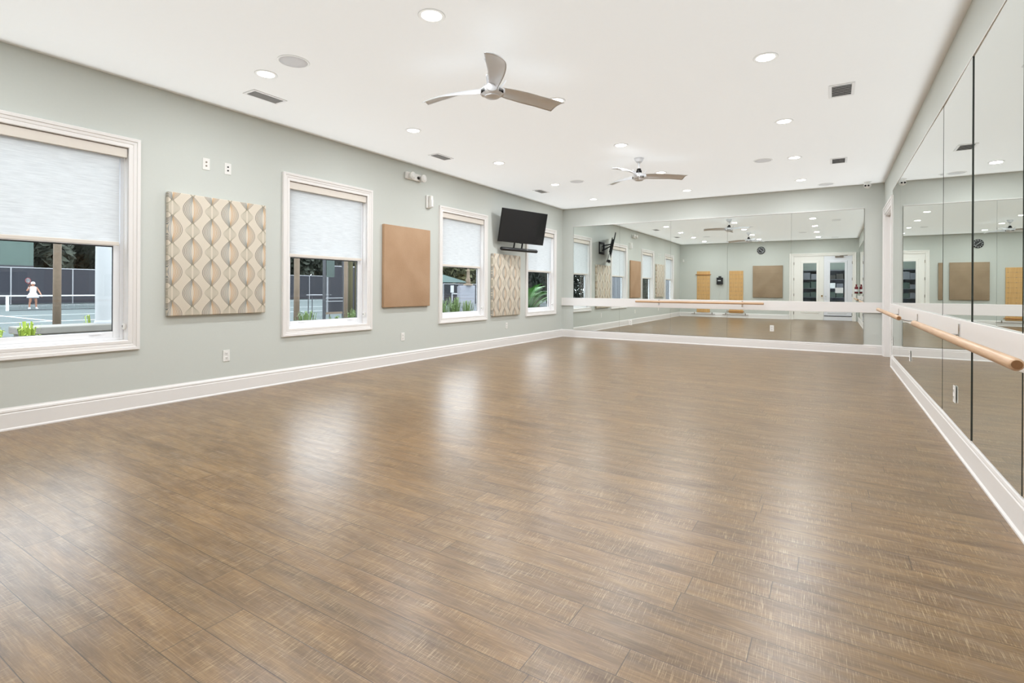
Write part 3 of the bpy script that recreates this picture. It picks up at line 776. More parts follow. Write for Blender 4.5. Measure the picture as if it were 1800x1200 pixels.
def ceiling_fan(loc, azis, label):
    r = empty('ceiling_fan', loc, label=label, cat='ceiling fan', group='three-blade ceiling fans')
    HZ = -0.275                                  # hub centre below the ceiling
    bm = B(); lathe(bm, [(0.066, 0), (0.068, -0.006), (0.066, -0.015), (0.058, -0.035), (0.044, -0.056), (0.028, -0.070), (0.016, -0.078)], (0, 0, 0), 32); obj('canopy', bm, 'nickel', r, 'angle')
    bm = B(); tube(bm, [(0, 0, -0.07), (0, 0, HZ+0.07)], 0.0115, 16); obj('downrod', bm, 'nickel', r, 'angle')
    bm = B(); lathe(bm, [(0.018, HZ+0.125), (0.030, HZ+0.118), (0.031, HZ+0.105), (0.026, HZ+0.098), (0.040, HZ+0.092), (0.042, HZ+0.050)], (0, 0, 0), 28); obj('coupling', bm, 'darkmetal', r, 'angle')
    bm = B(); lathe(bm, [(0.030, HZ+0.085), (0.034, HZ+0.065), (0.060, HZ+0.045), (0.088, HZ+0.022), (0.095, HZ), (0.088, HZ-0.020), (0.066, HZ-0.036), (0.060, HZ-0.040)], (0, 0, 0), 36); hub = obj('motor_hub', bm, 'nickel', r, 'angle')
    bm = B(); lathe(bm, [(0.062, HZ-0.038), (0.064, HZ-0.045), (0.050, HZ-0.054), (0.020, HZ-0.058)], (0, 0, 0), 32); obj('bottom_cap', bm, 'nickel', hub, 'angle')
    bm = B()
    for k in range(5):
        for a in azis:
            an = math.radians(a+40+k*8)
            cuboid(bm, (0.090*math.cos(an), 0.090*math.sin(an), HZ-0.008), (-0.0022*math.sin(an), 0.0022*math.cos(an), 0), (0, 0, 0.013), (0.006*math.cos(an), 0.006*math.sin(an), 0))
    obj('hub_slot', bm, 'darkmetal', hub)
    for a in azis:
        rot = Matrix.Rotation(math.radians(a), 4, 'Z')
        bm = blade_mesh(); bmesh.ops.transform(bm, matrix=Matrix.Translation((0, 0, HZ+0.01)) @ rot, verts=bm.verts[:])
        bl = obj('fan_blade', bm, 'nickel', r, True)
        bm = B()                                  # collar that wraps the blade root
        lathe(bm, [(0.030, 0.050), (0.047, 0.056), (0.050, 0.075), (0.046, 0.095), (0.034, 0.100)], (0, 0, 0), 24, 'x')
        bmesh.ops.scale(bm, vec=(1, 1, 0.8), verts=bm.verts[:])
        bmesh.ops.transform(bm, matrix=Matrix.Translation((0, 0, HZ+0.006)) @ rot, verts=bm.verts[:])
        obj('blade_collar', bm, 'nickel', bl, 'angle')
        bm = B()                                  # small leaf-shaped fin over the root
        P = [(0.045, -0.030, 0.02), (0.075, -0.048, 0.045), (0.100, -0.052, 0.085), (0.104, -0.046, 0.104), (0.085, -0.025, 0.075), (0.060, -0.008, 0.040)]
        A = [bm.verts.new(p) for p in P]; C_ = [bm.verts.new((p[0]+0.002, p[1]+0.004, p[2])) for p in P]
        bm.faces.new(A); bm.faces.new(C_[::-1])
        for k in range(6): bm.faces.new((A[k], C_[k], C_[(k+1) % 6], A[(k+1) % 6]))
        bmesh.ops.transform(bm, matrix=Matrix.Translation((0, 0, HZ)) @ rot, verts=bm.verts[:])
        obj('root_fin', bm, 'nickel', bl)
    return r
ceiling_fan((-2.41, 3.57, H), (185, 60, 303), 'brushed nickel ceiling fan nearer the camera, blade raised towards the viewer')
ceiling_fan((-2.41, 7.39, H), (27, 148, 260), 'brushed nickel ceiling fan nearer the end wall mirror')

# ------------------------------------------------------------------ television, mount and sound bar
TVM = Matrix.Translation((-5.175, 8.792, 2.348))
ya, ti, ro = -0.366, 0.204, -0.021
nv = Vector((math.cos(ya)*math.cos(ti), math.sin(ya)*math.cos(ti), -math.sin(ti)))
rt = Vector((-math.sin(ya), math.cos(ya), 0)); uv = nv.cross(rt)
rt, uv = rt*math.cos(ro)+uv*math.sin(ro), uv*math.cos(ro)-rt*math.sin(ro)
for i in range(3): TVM[i][0], TVM[i][1], TVM[i][2] = rt[i], uv[i], nv[i]      # local x right, y up, z towards the viewer
tv = empty('television', label='black flat television tilted down on a wall arm', cat='television'); tv.matrix_world = TVM
TW, TH = 1.135/2, 0.641/2
bm = B(); box(bm, -TW, TW, -TH, TH, -0.028, -0.002, 0.003); box(bm, -TW*0.72, TW*0.72, -TH*0.82, TH*0.45, -0.062, -0.026, 0.01); obj('cabinet', bm, 'bezel', tv)
bm = B(); box(bm, -TW+0.009, TW-0.009, -TH+0.016, TH-0.009, -0.003, 0.0); obj('display', bm, 'screen', tv)
bm = B(); box(bm, -0.03, 0.03, -TH-0.006, -TH+0.004, -0.020, -0.004, 0.002); obj('sensor_tab', bm, 'black', tv)
sb = empty('soundbar', label='black soundbar hanging on straps below the television', cat='soundbar'); sb.matrix_world = TVM
SY = -TH-0.135
bm = B()
A = []
for x in (-0.445, -0.435, 0.435, 0.445):
    k = 0.85 if abs(x) > 0.44 else 1.0
    A.append([bm.verts.new((x, SY+0.036*k*math.sin(q*PI/8), -0.035+0.052*k*math.cos(q*PI/8))) for q in range(16)])
for a, b in zip(A, A[1:]):
    for q in range(16): bm.faces.new((a[q], a[(q+1) % 16], b[(q+1) % 16], b[q]))
bm.faces.new(A[0][::-1]); bm.faces.new(A[-1]); obj('speaker_body', bm, 'black', sb, 'angle')
for x in (-0.115, 0.085):
    bm = B(); box(bm, x-0.016, x+0.016, SY+0.02, -TH+0.06, -0.078, -0.066, 0.002); box(bm, x-0.016, x+0.016, SY-0.042, SY+0.03, -0.098, -0.086, 0.002); box(bm, x-0.016, x+0.016, SY+0.02, SY+0.034, -0.098, -0.066)
    obj('strap', bm, 'blackmetal', sb)
mt = empty('tv_wall_mount', (XL+0.0005, 8.76, 2.29), label='black folding steel wall mount behind the television', cat='wall mount')
bm = B(); box(bm, 0, 0.012, -0.20, -0.14, -0.17, 0.17); box(bm, 0, 0.012, 0.14, 0.20, -0.17, 0.17); box(bm, 0, 0.012, -0.14, 0.14, 0.11, 0.17); box(bm, 0, 0.012, -0.14, 0.14, -0.17, -0.11); obj('wall_plate', bm, 'blackmetal', mt)
back = TVM @ Vector((0, 0, -0.066)) - Vector((XL+0.0005, 8.76, 2.29))
for dz in (-0.06, 0.06):
    bm = B(); e1 = Vector((0.12, 0.13, dz)); tube(bm, [(0.01, -0.05, dz), e1], 0.017, 8); tube(bm, [e1, back*0.94+Vector((0, 0, dz*0.4))], 0.017, 8); obj('folding_arm', bm, 'blackmetal', mt)
bm = B(); tube(bm, [(0.12, 0.13, -0.09), (0.12, 0.13, 0.09)], 0.024, 12); obj('pivot', bm, 'blackmetal', mt)
bm = B(); cuboid(bm, back+nv*-0.012, rt*0.11, uv*0.20, nv*0.010); obj('tilt_plate', bm, 'blackmetal', mt)

# ------------------------------------------------------------------ front wall pieces seen in the mirror
def springboard(x, label, sl, ztop):
    r = empty('wooden_wall_board', (x, YF+0.0005, 0), label=label, cat='exercise board', group='wooden exercise boards on the front wall')
    bm = B(); box(bm, -0.262, 0.262, 0, 0.028, 0.185, 1.90, 0.004); obj('board_panel', bm, 'board', r)
    for k in range(9):
        bm = B(); z = 0.42+0.165*k
        box(bm, -0.262, 0.262, 0.0275, 0.0295, z-0.002, z+0.002)
        for q in (-0.20, 0.0, 0.20): lathe(bm, [(0.011, 0.0275), (0.011, 0.034), (0.006, 0.036)], (q, 0, z), 10, 'y')
        obj('eyelet_row', bm, 'hinge', r)
    bm = B(); tube(bm, [(-0.31, 0.055, sl), (0.31, 0.055, sl)], 0.016, 12); s = obj('push_bar', bm, 'slatboard', r, True)
    for q in (-0.27, 0.27):
        bm = B(); tube(bm, [(q, 0.026, sl), (q, 0.055, sl)], 0.008, 8); obj('bar_hook', bm, 'chrome', s)
    bm = B(); tube(bm, [(-0.47, 0.045, 0.115), (0.47, 0.045, 0.115)], 0.009, 10); s = obj('floor_rail', bm, 'hinge', r)
    for q in (-0.35, 0.35):
        bm = B(); box(bm, q-0.012, q+0.012, 0.02, 0.045, 0.10, 0.185); obj('rail_bracket', bm, 'hinge', s)
    return r
springboard(-4.58, 'maple exercise board nearer the left corner in the mirror, bar at its top', 1.76, 1.9)
springboard(-3.35, 'maple exercise board beside the taupe panel in the mirror, bar at its foot', 0.255, 1.9)
r = empty('control_box', (-3.93, YF+0.0005, 1.50), label='black wall control box with cord between the two wooden boards', cat='control box')
bm = B(); box(bm, -0.12, 0.12, 0, 0.10, -0.15, 0.13, 0.008); obj('housing', bm, 'black', r)
bm = B(); cuboid(bm, (0, 0.03, 0.155), (0.055, 0, 0.0), (0, 0.02, 0), (0, 0, 0.035), 0.01); obj('hanger', bm, 'black', r)
bm = B(); box(bm, -0.07, 0.045, 0.099, 0.103, -0.01, 0.02); obj('name_strip', bm, 'paper', r)
bm = B(); tube(bm, [(0.03, 0.03, -0.15), (0.05, 0.02, -0.35), (-0.02, 0.012, -0.60), (-0.10, 0.012, -0.85), (-0.06, 0.012, -1.06)], 0.004, 6); obj('cord', bm, 'plastic', r, True)
# clock
r = empty('wall_clock', (-2.44, YF+0.0005, 2.70), label='round black wall clock with white hands, seen in the mirrors', cat='clock')
bm = B(); lathe(bm, [(0.145, 0), (0.148, 0.012), (0.145, 0.030), (0.136, 0.034), (0.132, 0.024)], (0, 0, 0), 40, 'y', False); obj('rim', bm, 'black', r, 'angle')
bm = B(); lathe(bm, [(0.134, 0.002), (0.133, 0.022), (0.02, 0.0222)], (0, 0, 0), 40, 'y'); obj('dial', bm, 'black', r)
for k in range(12):
    a = k*PI/6; bm = B(); rr = 0.108; L_ = 0.016 if k % 3 else 0.022
    d = Vector((math.sin(a), 0, math.cos(a))); q = Vector((math.cos(a), 0, -math.sin(a)))
    cuboid(bm, d*rr+Vector((0, 0.0235, 0)), d*L_, q*0.006, (0, 0.0008, 0)); obj('hour_mark', bm, 'paper', r)
for nm, a, L_, wd in (('hour_hand', -0.95, 0.070, 0.005), ('minute_hand', 2.35, 0.105, 0.004), ('second_hand', -0.85, 0.09, 0.002)):
    d = Vector((math.sin(a), 0, math.cos(a))); q = Vector((math.cos(a), 0, -math.sin(a)))
    bm = B(); cuboid(bm, d*L_*0.42+Vector((0, 0.027, 0)), d*L_*0.58, q*wd, (0, 0.0008, 0)); obj(nm, bm, 'paper', r)
# glass shelf with bottle
r = empty('glass_shelf', (XR-0.022, 0.42, 1.02), label='small green-edged glass shelf on the side mirror near the double doors', cat='shelf')
bm = B(); box(bm, -0.14, -0.002, -0.15, 0.15, -0.005, 0.003, 0.001); obj('shelf_plate', bm, 'shelfglass', r)
for yy in (-0.10, 0.10):
    bm = B(); tube(bm, [(-0.001, yy, -0.012), (-0.06, yy, -0.012)], 0.008, 10); obj('bracket', bm, 'chrome', r)
r = empty('red_bottle', (XR-0.090, 0.42, 1.0235), label='dark red bottle with white label on the glass shelf', cat='bottle')
bm = B(); lathe(bm, [(0.050, 0), (0.056, 0.008), (0.056, 0.20), (0.048, 0.235), (0.022, 0.262), (0.022, 0.275)], (0, 0, 0), 24); obj('body', bm, 'red', r, 'angle')
bm = B(); lathe(bm, [(0.0565, 0.065), (0.0568, 0.066), (0.0568, 0.149), (0.0565, 0.15)], (0, 0, 0), 24); obj('paper_label', bm, 'paper', r, 'angle')
bm = B(); lathe(bm, [(0.027, 0.272), (0.027, 0.315), (0.016, 0.322)], (0, 0, 0), 20); obj('cap', bm, 'red', r, 'angle')

# ================================================================== outside the windows
GZ = -0.29
bm = B(); box(bm, -140, -13.6, -40, 140, GZ-0.1, GZ)
struct('ground_court', bm, 'court', 'grey green clay tennis courts outside the windows', 'tennis court')
bm = B(); box(bm, -13.6, XL-WT-0.01, -40, 60, GZ-0.1, GZ+0.02)
struct('ground_bed', bm, 'mulch', 'brown garden bed between building and courts', 'ground')
# court lines
def line(x0, y0, x1, y1, label, w=0.06):
    d = Vector((x1-x0, y1-y0, 0)); n = Vector((-d.y, d.x, 0)).normalized()*w
    bm = B(); cuboid(bm, ((x0+x1)/2, (y0+y1)/2, GZ+0.004), d/2, n, (0, 0, 0.004))
    return obj('court_line', bm, 'courtline', label=label, cat='court line', kind='structure')
line(-27.0, -6, -27.0, 30, 'white court line nearest the windows', 0.07)
line(-33.0, 2, -33.0, 30, 'white court line halfway to the net, seen under the player')
line(-48.5, 2, -48.5, 40, 'white court line beyond the net')
line(-27.0, 8.2, -48.5, 8.2, 'white court line running away towards the back fence')
line(-51.0, 10, -51.0, 40, 'farthest white court line')

# tennis net
NX = -40.0
r = empty('tennis_net', (NX, 12.0, GZ), label='tennis net with white top band in front of the player', cat='tennis net')
def net_mesh():
    n = NT('net_mesh')
    co, x, y, z = n.coord()
    t = n.node('ShaderNodeBsdfTransparent'); d = n.node('ShaderNodeBsdfDiffuse'); d.inputs[0].default_value = lin(40, 42, 46)
    a = n.node('ShaderNodeMixShader'); a.inputs[0].default_value = 0.25
    gx = n.math('ABSOLUTE', n.math('SUBTRACT', n.math('FRACT', n.math('MULTIPLY', y, 20.0)), 0.5))
    gz = n.math('ABSOLUTE', n.math('SUBTRACT', n.math('FRACT', n.math('MULTIPLY', z, 20.0)), 0.5))
    n.t.links.new(n.math('GREATER_THAN', n.math('MAXIMUM', gx, gz), 0.44), a.inputs[0])
    n.t.links.new(t.outputs[0], a.inputs[1]); n.t.links.new(d.outputs[0], a.inputs[2]); n.t.links.new(a.outputs[0], n.out.inputs[0])
    return n.m
M['net'] = net_mesh()
bm = B(); box(bm, -0.004, 0.004, -1.97, 10.0, 0.02, 0.82); obj('net_mesh', bm, 'net', r)
bm = B(); box(bm, -0.02, 0.02, -6.0, 10.0, 0.82, 0.90); obj('top_band', bm, 'courtline', r)
bm = B(); box(bm, -0.012, 0.012, -1.97, 10.0, 0.0, 0.03); obj('bottom_tape', bm, 'gasket', r)
for yy in (-1.97, 10.0):
    bm = B(); tube(bm, [(0, yy, 0), (0, yy, 0.90)], 0.075, 12); obj('net_post', bm, 'courtline', r)

# back fence with dark windscreen
def fence(name, x, y0, y1, z1, label, step=3.0, mat='screen_fabric', z0=GZ):
    r = empty(name, (x, y0, z0), label=label, cat='fence')
    L = y1-y0
    bm = B(); box(bm, -0.02, 0.02, 0, L, 0.06, z1-z0-0.05); obj('windscreen', bm, mat, r)
    bm = B(); tube(bm, [(0, 0, z1-z0), (0, L, z1-z0)], 0.04, 8); obj('top_rail', bm, 'rail', r)
    k = 0
    while k*step <= L+0.01:
        bm = B(); tube(bm, [(0.03, k*step, 0), (0.03, k*step, z1-z0)], 0.045, 8); obj('fence_post', bm, 'rail', r); k += 1
    return r
fence('court_fence', -53.5, 6, 120, 2.55, 'long fence with dark windscreen behind the tennis courts', 3.8)
r = empty('practice_wall', (-54.6, 11.0, GZ), label='pale green practice wall rising above the windscreen fence', cat='wall')
bm = B(); box(bm, -0.1, 0.1, -6, 4.2, 0, 6.5); obj('wall_face', bm, 'greenboard', r)
bm = B(); box(bm, 0.1, 0.16, -6, 4.2, 2.85, 3.05); obj('cross_rail', bm, 'gasket', r)

# trees behind the fence
def tree_mesh(seed, n, rx, rz, leafsz):
    rnd = random.Random(seed); bm = B()
    for k in range(n):
        th, ph = rnd.uniform(0, 2*PI), math.acos(rnd.uniform(-1, 1)); rr = rnd.uniform(0.5, 1.0)*(0.8+0.3*math.sin(3*th+seed)*math.sin(2*ph))
        p = Vector((rx*rr*math.sin(ph)*math.cos(th), rx*rr*math.sin(ph)*math.sin(th), rz*rr*math.cos(ph)))
        a = Vector((rnd.gauss(0, 1), rnd.gauss(0, 1), rnd.gauss(0, 1))).normalized(); b = a.orthogonal().normalized(); s = leafsz*rnd.uniform(0.6, 1.4)
        bm.faces.new([bm.verts.new(p+a*s), bm.verts.new(p+b*s*0.5), bm.verts.new(p-a*s), bm.verts.new(p-b*s*0.5)])
    return bm
def tree(x, y, hgt, rx, label, mat='leaf', seed=1, src=None):
    r = empty('leafy_tree', (x, y, GZ), label=label, cat='tree', group='trees outside the windows')
    bm = B(); tube(bm, [(0, 0, 0), (0.08, 0.05, hgt*0.3), (0, 0.1, hgt*0.6), (0, 0, hgt*0.85)], [0.28, 0.22, 0.15, 0.05], 10); obj('trunk', bm, 'bark', r)
    if src: c = src.copy(); COL.objects.link(c); c.parent = r
    else:
        bm = tree_mesh(seed, 5200, 1.0, 1.0, 0.125); c = obj('crown', bm, mat, r)
    c.scale = (rx, rx, hgt*0.47); c.location = (0, 0, hgt*0.50); c.rotation_euler = (0, 0, seed*1.7)
    return c
ca = tree(-60, 16, 11, 3.9, 'dark tree behind the fence, right of the practice wall', 'leaf', 1)
cb = tree(-61, 7.6, 9.5, 3.8, 'dark tree hidden behind the practice wall', 'leaf', 2)
for i, (x, y, h_, rx, t) in enumerate([(-61, 24.4, 12, 4.0, 'second dark tree along the fence'), (-60, 32.8, 10, 3.9, 'third dark tree along the fence'), (-60, 41.2, 12, 4.0, 'fourth dark tree along the fence, behind the wooden posts'),
                                       (-61, 49.6, 11, 4.0, 'fifth dark tree along the fence'), (-69, 20, 13, 4.0, 'tall dark tree in the second row, left'), (-69, 28.5, 13, 4.0, 'tall dark tree in the second row, behind the wooden post'), (-69, 37, 13, 4.0, 'tall dark tree in the second row, middle'), (-69, 45.5, 13, 4.0, 'tall dark tree in the second row, right'), (-69, 11.5, 13, 4.0, 'tall dark tree in the second row, behind the practice wall'), (-79, 26, 14, 4.4, 'tallest dark tree in the third row'), (-60, 58, 12, 4.0, 'sixth dark tree along the fence'), (-60, -1.2, 11, 4.0, 'dark tree at the near end of the fence')]):
    tree(x, y, h_, rx, t, 'leaf', i+3, ca if i % 2 else cb)
co_ = tree(-38, 47.5, 8.0, 3.6, 'olive green tree above the teal roof in the window left of the television', 'leaf2', 5)
for i, (x, y, h_, rx, t) in enumerate([(-43.5, 57, 9, 4.2, 'olive tree behind the grey board'), (-34, 59, 8.5, 3.8, 'olive tree right of the grey board'), (-46, 68, 10, 4.6, 'far olive tree at the end of the courts')]):
    tree(x, y, h_, rx, t, 'leaf2', i+6, co_)
for i, (x, y, h_, rx, t) in enumerate([(-20, 36, 8, 3.6, 'dark tree behind the cycad outside the last window'), (-15, 32, 7, 3.0, 'dense dark tree close behind the cycad'), (-26, 44, 9, 4.2, 'tall dark tree beyond the cycad')]):
    tree(x, y, h_, rx, t, 'leaf', i+9, ca)
# hedges and grey-blue screens beside the building, seen through the mirrored windows
def hedge(x0, x1, y, hgt, label, seed):
    rnd = random.Random(seed); r = empty('clipped_hedge', ((x0+x1)/2, y, GZ+0.02), label=label, cat='hedge', group='hedges beside the building')
    w = (x1-x0)/2; bm = B()
    for k in range(7000):
        p = Vector((rnd.uniform(-w, w), rnd.uniform(-0.35, 0.35), rnd.uniform(0.05, hgt)))
        a = Vector((rnd.gauss(0, 1), rnd.gauss(0, 1), rnd.gauss(0, 1))).normalized(); q = a.orthogonal().normalized(); t = rnd.uniform(0.08, 0.14)
        bm.faces.new([bm.verts.new(p+a*t), bm.verts.new(p+q*t*0.5), bm.verts.new(p-a*t), bm.verts.new(p-q*t*0.5)])
    obj('foliage', bm, 'leaf', r)
    bm = B(); tube(bm, [(0, 0, 0), (0.03, 0, hgt*0.7)], 0.05, 8); obj('trunk', bm, 'bark', r)
def screen(x0, x1, y, label):
    r = empty('garden_screen', ((x0+x1)/2, y, GZ+0.02), label=label, cat='screen', group='grey-blue screens beside the building')
    w = (x1-x0)/2
    bm = B(); box(bm, -w, w, -0.03, 0.03, 0.1, 3.6)
    for k in range(5): box(bm, -w+0.1+k*(2*w-0.2)/5, -w+0.16+k*(2*w-0.2)/5, 0.03, 0.05, 0.12, 3.58)
    obj('screen_board', bm, 'greyboard', r)
    for q in (-w, w): bm = B(); box(bm, q-0.05, q+0.05, -0.05, 0.06, 0, 3.7); obj('screen_post', bm, 'column', r)
screen(-7.15, -6.05, -3.0, 'grey-blue screen seen through the mirrored window farthest in the reflection')
hedge(-8.60, -7.45, -3.0, 3.4, 'dark hedge between the two grey-blue screens, seen in the mirrored windows', 31)
screen(-10.15, -8.95, -3.0, 'grey-blue screen between the two hedges, seen in the mirrored windows')
hedge(-13.6, -10.55, -3.0, 3.8, 'long dark hedge seen in the mirrored window behind the television', 32)

# garden wall with white column
bm = B(); box(bm, -12.25, -11.75, 3.15, 5.9, GZ, 0.30, 0.02); box(bm, -12.32, -11.68, 3.10, 5.95, 0.30, 0.43, 0.02)
obj('garden_wall', bm, 'concrete', label='low grey garden wall under the white column', cat='garden wall')
r = empty('porch_column', (-11.98, 4.40, 0.431), label='round white porch column outside the window nearest the camera', cat='column')
bm = B(); lathe(bm, [(0.150, 0.05), (0.152, 0.9), (0.148, 1.9), (0.138, 3.0)], (0, 0, 0), 32); obj('shaft', bm, 'column', r, 'angle')
bm = B(); lathe(bm, [(0.165, 0), (0.165, 0.03), (0.160, 0.045), (0.155, 0.06)], (0, 0, 0), 32); obj('column_base', bm, 'column', r, 'angle')
# wooden posts
def post(x, y, rad, z1, mat, label):
    r = empty('wooden_post', (x, y, GZ), label=label, cat='post', group='wooden posts outside the windows')
    bm = B(); tube(bm, [(0, 0, 0), (0.01, 0, z1*0.35), (-0.01, 0.01, z1*0.7), (0, 0.02, z1)], [rad*1.06, rad, rad*0.97, rad*0.95], 14); obj('post_shaft', bm, mat, r, True)
post(-13.0, 3.98, 0.065, 4.6, 'wood_post', 'weathered wooden post left of the white porch column')
post(-13.0, 9.35, 0.078, 4.6, 'wood_post', 'left wooden post outside the window beside the tan panel')
post(-13.0, 11.10, 0.062, 4.6, 'wood_post', 'thin wooden post beside the mossy trunk')
post(-13.05, 11.33, 0.075, 4.6, 'bark', 'dark trunk between the thin post and mossy post')
post(-12.95, 11.50, 0.075, 4.6, 'bark', 'mossy post at the right edge of the window beside the tan panel')
# dark gate
r = empty('court_gate', (-16.0, 12.62, GZ), label='dark framed screened gate outside the window beside the tan panel', cat='gate')
for a, b in ((0.0, 0.10), (0.88, 0.94)):
    bm = B(); box(bm, -0.03, 0.03, a, b, 0, 3.4); obj('gate_post', bm, 'gasket', r)
bm = B(); box(bm, -0.02, 0.02, 0.10, 0.88, 0.44, 0.52); obj('bottom_rail', bm, 'wood_post', r)
bm = B(); box(bm, -0.02, 0.02, 0.10, 0.88, 3.2, 3.3); obj('head_rail', bm, 'gasket', r)
for z in (0.92, 1.04):
    bm = B(); tube(bm, [(0.03, 0.10, z), (0.03, 0.88, z)], 0.014, 8); obj('push_rail', bm, 'rail', r)
bm = B(); box(bm, -0.006, 0.006, 0.10, 0.88, 0.52, 3.2); obj('gate_screen', bm, 'net', r)
r = empty('banner_stand', (-17.0, 13.76, GZ), label='pale green banner on a pole behind the dark gate', cat='banner')
bm = B(); box(bm, -0.02, 0.02, -0.18, 0.18, 1.85, 3.3); obj('banner_cloth', bm, 'greenboard', r)
bm = B(); tube(bm, [(-0.05, 0, 0), (-0.05, 0, 3.3)], 0.02, 8); obj('banner_pole', bm, 'gasket', r)
fence('side_fence', -24.0, 19.2, 28.0, 2.35, 'dark screened fence behind the gate', 2.2)
r = empty('court_bench', (-21.5, 16.55, GZ), label='pale metal bench beside the dark gate', cat='bench')
bm = B(); box(bm, -0.2, 0.2, -0.4, 0.75, 1.06, 1.09); obj('seat', bm, 'rail', r)
for yy in (-0.33, 0.68):
    bm = B(); box(bm, -0.16, -0.13, yy-0.014, yy+0.014, 0, 1.06); box(bm, 0.13, 0.16, yy-0.014, yy+0.014, 0, 1.06); obj('leg', bm, 'gasket', r)
# grey slat board with lantern pole, white tube on a pipe, teal roof
r = empty('grey_board', (-10.0, 13.40, GZ), label='grey slatted board outside the window left of the television', cat='board')
bm = B(); box(bm, -0.03, 0.03, -0.40, 0.42, 0.50, 1.53); 
for k in range(7): box(bm, 0.028, 0.036, -0.37, 0.39, 0.58+k*0.13, 0.67+k*0.13)
obj('board_face', bm, 'greyboard', r)
for yy in (-0.36, 0.38):
    bm = B(); box(bm, -0.08, -0.03, yy-0.03, yy+0.03, 0, 1.5); obj('board_leg', bm, 'greyboard', r)
r = empty('lantern_pole', (-10.0, 13.48, 1.241), label='knobbed pale pole standing on the grey board', cat='pole')
bm = B(); lathe(bm, [(0.16, 0), (0.15, 0.03), (0.06, 0.07), (0.075, 0.10), (0.075, 0.2), (0.05, 0.24), (0.05, 0.45), (0.06, 0.47), (0.035, 0.5), (0.035, 1.2)], (0, 0, 0), 18); obj('pole_shaft', bm, 'wood_post', r, 'angle')
r = empty('pipe_stand', (-14.0, 17.72, GZ), label='white capped tube on a grey pipe, left of the grey board', cat='pipe')
bm = B(); tube(bm, [(0, 0, 0), (0, 0, 1.28)], 0.03, 10); obj('pipe', bm, 'rail', r)
bm = B(); tube(bm, [(0, 0, 1.25), (0, 0, 1.56)], 0.072, 14); obj('white_tube', bm, 'column', r)
bm = B(); tube(bm, [(0, 0, 1.20), (0, 1.2, 1.17)], 0.028, 10); obj('side_arm', bm, 'rail', r)
r = empty('teal_pavilion', (-30.0, 36.4, GZ), label='teal roofed pavilion beyond the courts', cat='pavilion')
bm = B()
V = [bm.verts.new(p) for p in ((-2, -2, 1.95), (2, -2, 1.95), (2, 1.6, 1.95), (-2, 1.6, 1.95), (0, -0.2, 2.75))]
for q in ((0, 1, 4), (1, 2, 4), (2, 3, 4), (3, 0, 4), (3, 2, 1, 0)): bm.faces.new([V[k] for k in q])
obj('roof', bm, 'teal', r)
for dx, dy in ((-1.8, -1.8), (1.8, -1.8), (1.8, 1.4), (-1.8, 1.4)):
    bm = B(); box(bm, dx-0.05, dx+0.05, dy-0.05, dy+0.05, 0, 1.95); obj('roof_post', bm, 'gasket', r)
fence('end_fence', -27.0, 33.0, 39.0, 1.5, 'dark screened fence in front of the teal pavilion', 3.0)

# plants
def blade_clump(n, hgt, spread, wid, seed):
    rnd = random.Random(seed); bm = B()
    for k in range(n):
        a = rnd.uniform(0, 2*PI); l = hgt*rnd.uniform(0.6, 1.1); sp = spread*rnd.uniform(0.3, 1.0)
        d = Vector((math.cos(a), math.sin(a), 0)); q = Vector((-d.y, d.x, 0))*wid
        o = d*rnd.uniform(0, spread*0.25)
        pts = [o, o+d*sp*0.3+Vector((0, 0, l*0.55)), o+d*sp*0.7+Vector((0, 0, l*0.9)), o+d*sp+Vector((0, 0, l*0.88))]
        ws = [1, 0.9, 0.6, 0.08]
        L_ = [bm.verts.new(p+q*w) for p, w in zip(pts, ws)]; R_ = [bm.verts.new(p-q*w) for p, w in zip(pts, ws)]
        for i in range(3): bm.faces.new((L_[i], L_[i+1], R_[i+1], R_[i]))
    return bm
def clump(x, y, z, hgt, spread, mat, label, name='grass_clump', n=90, wid=0.012, seed=1, grp='strappy plants under the windows'):
    bm = blade_clump(n, hgt, spread, wid, seed)
    o = obj(name, bm, mat, label=label, cat='plant', group=grp); o.location = (x, y, z); return o
GB = GZ+0.02
clump(-10.0, 2.36, GB, 0.84, 0.17, 'lime', 'lime green lily clump at the left picture edge', 'lily_clump', 80, 0.020, 1)
clump(-10.0, 2.73, GB, 0.90, 0.17, 'lime', 'lime green lily clump left of the garden wall', 'lily_clump', 90, 0.020, 2)
clump(-12.65, 4.45, GB, 0.86, 0.22, 'lime', 'lime sprigs behind the low garden wall', 'lily_clump', 30, 0.016, 3)
clump(-8.0, 5.95, GB, 1.02, 0.30, 'grass', 'green grass clump at the foot of the left wooden post', n=110, seed=4)
clump(-8.0, 6.56, GB, 0.90, 0.20, 'grass', 'green grass clump below the dark gate', n=110, seed=5)
clump(-8.0, 7.00, GB, 1.02, 0.22, 'grass', 'green grass clump below the mossy post', n=110, seed=6)
clump(-8.0, 9.75, GB, 1.16, 0.24, 'grass', 'grass clump low in the window left of the television, left end', n=150, seed=7)
clump(-8.0, 10.25, GB, 1.22, 0.24, 'grass', 'grass clump low in the window left of the television, middle', n=150, seed=8)
clump(-8.0, 10.75, GB, 1.12, 0.24, 'grass', 'grass clump in front of the grey board', n=140, seed=9)
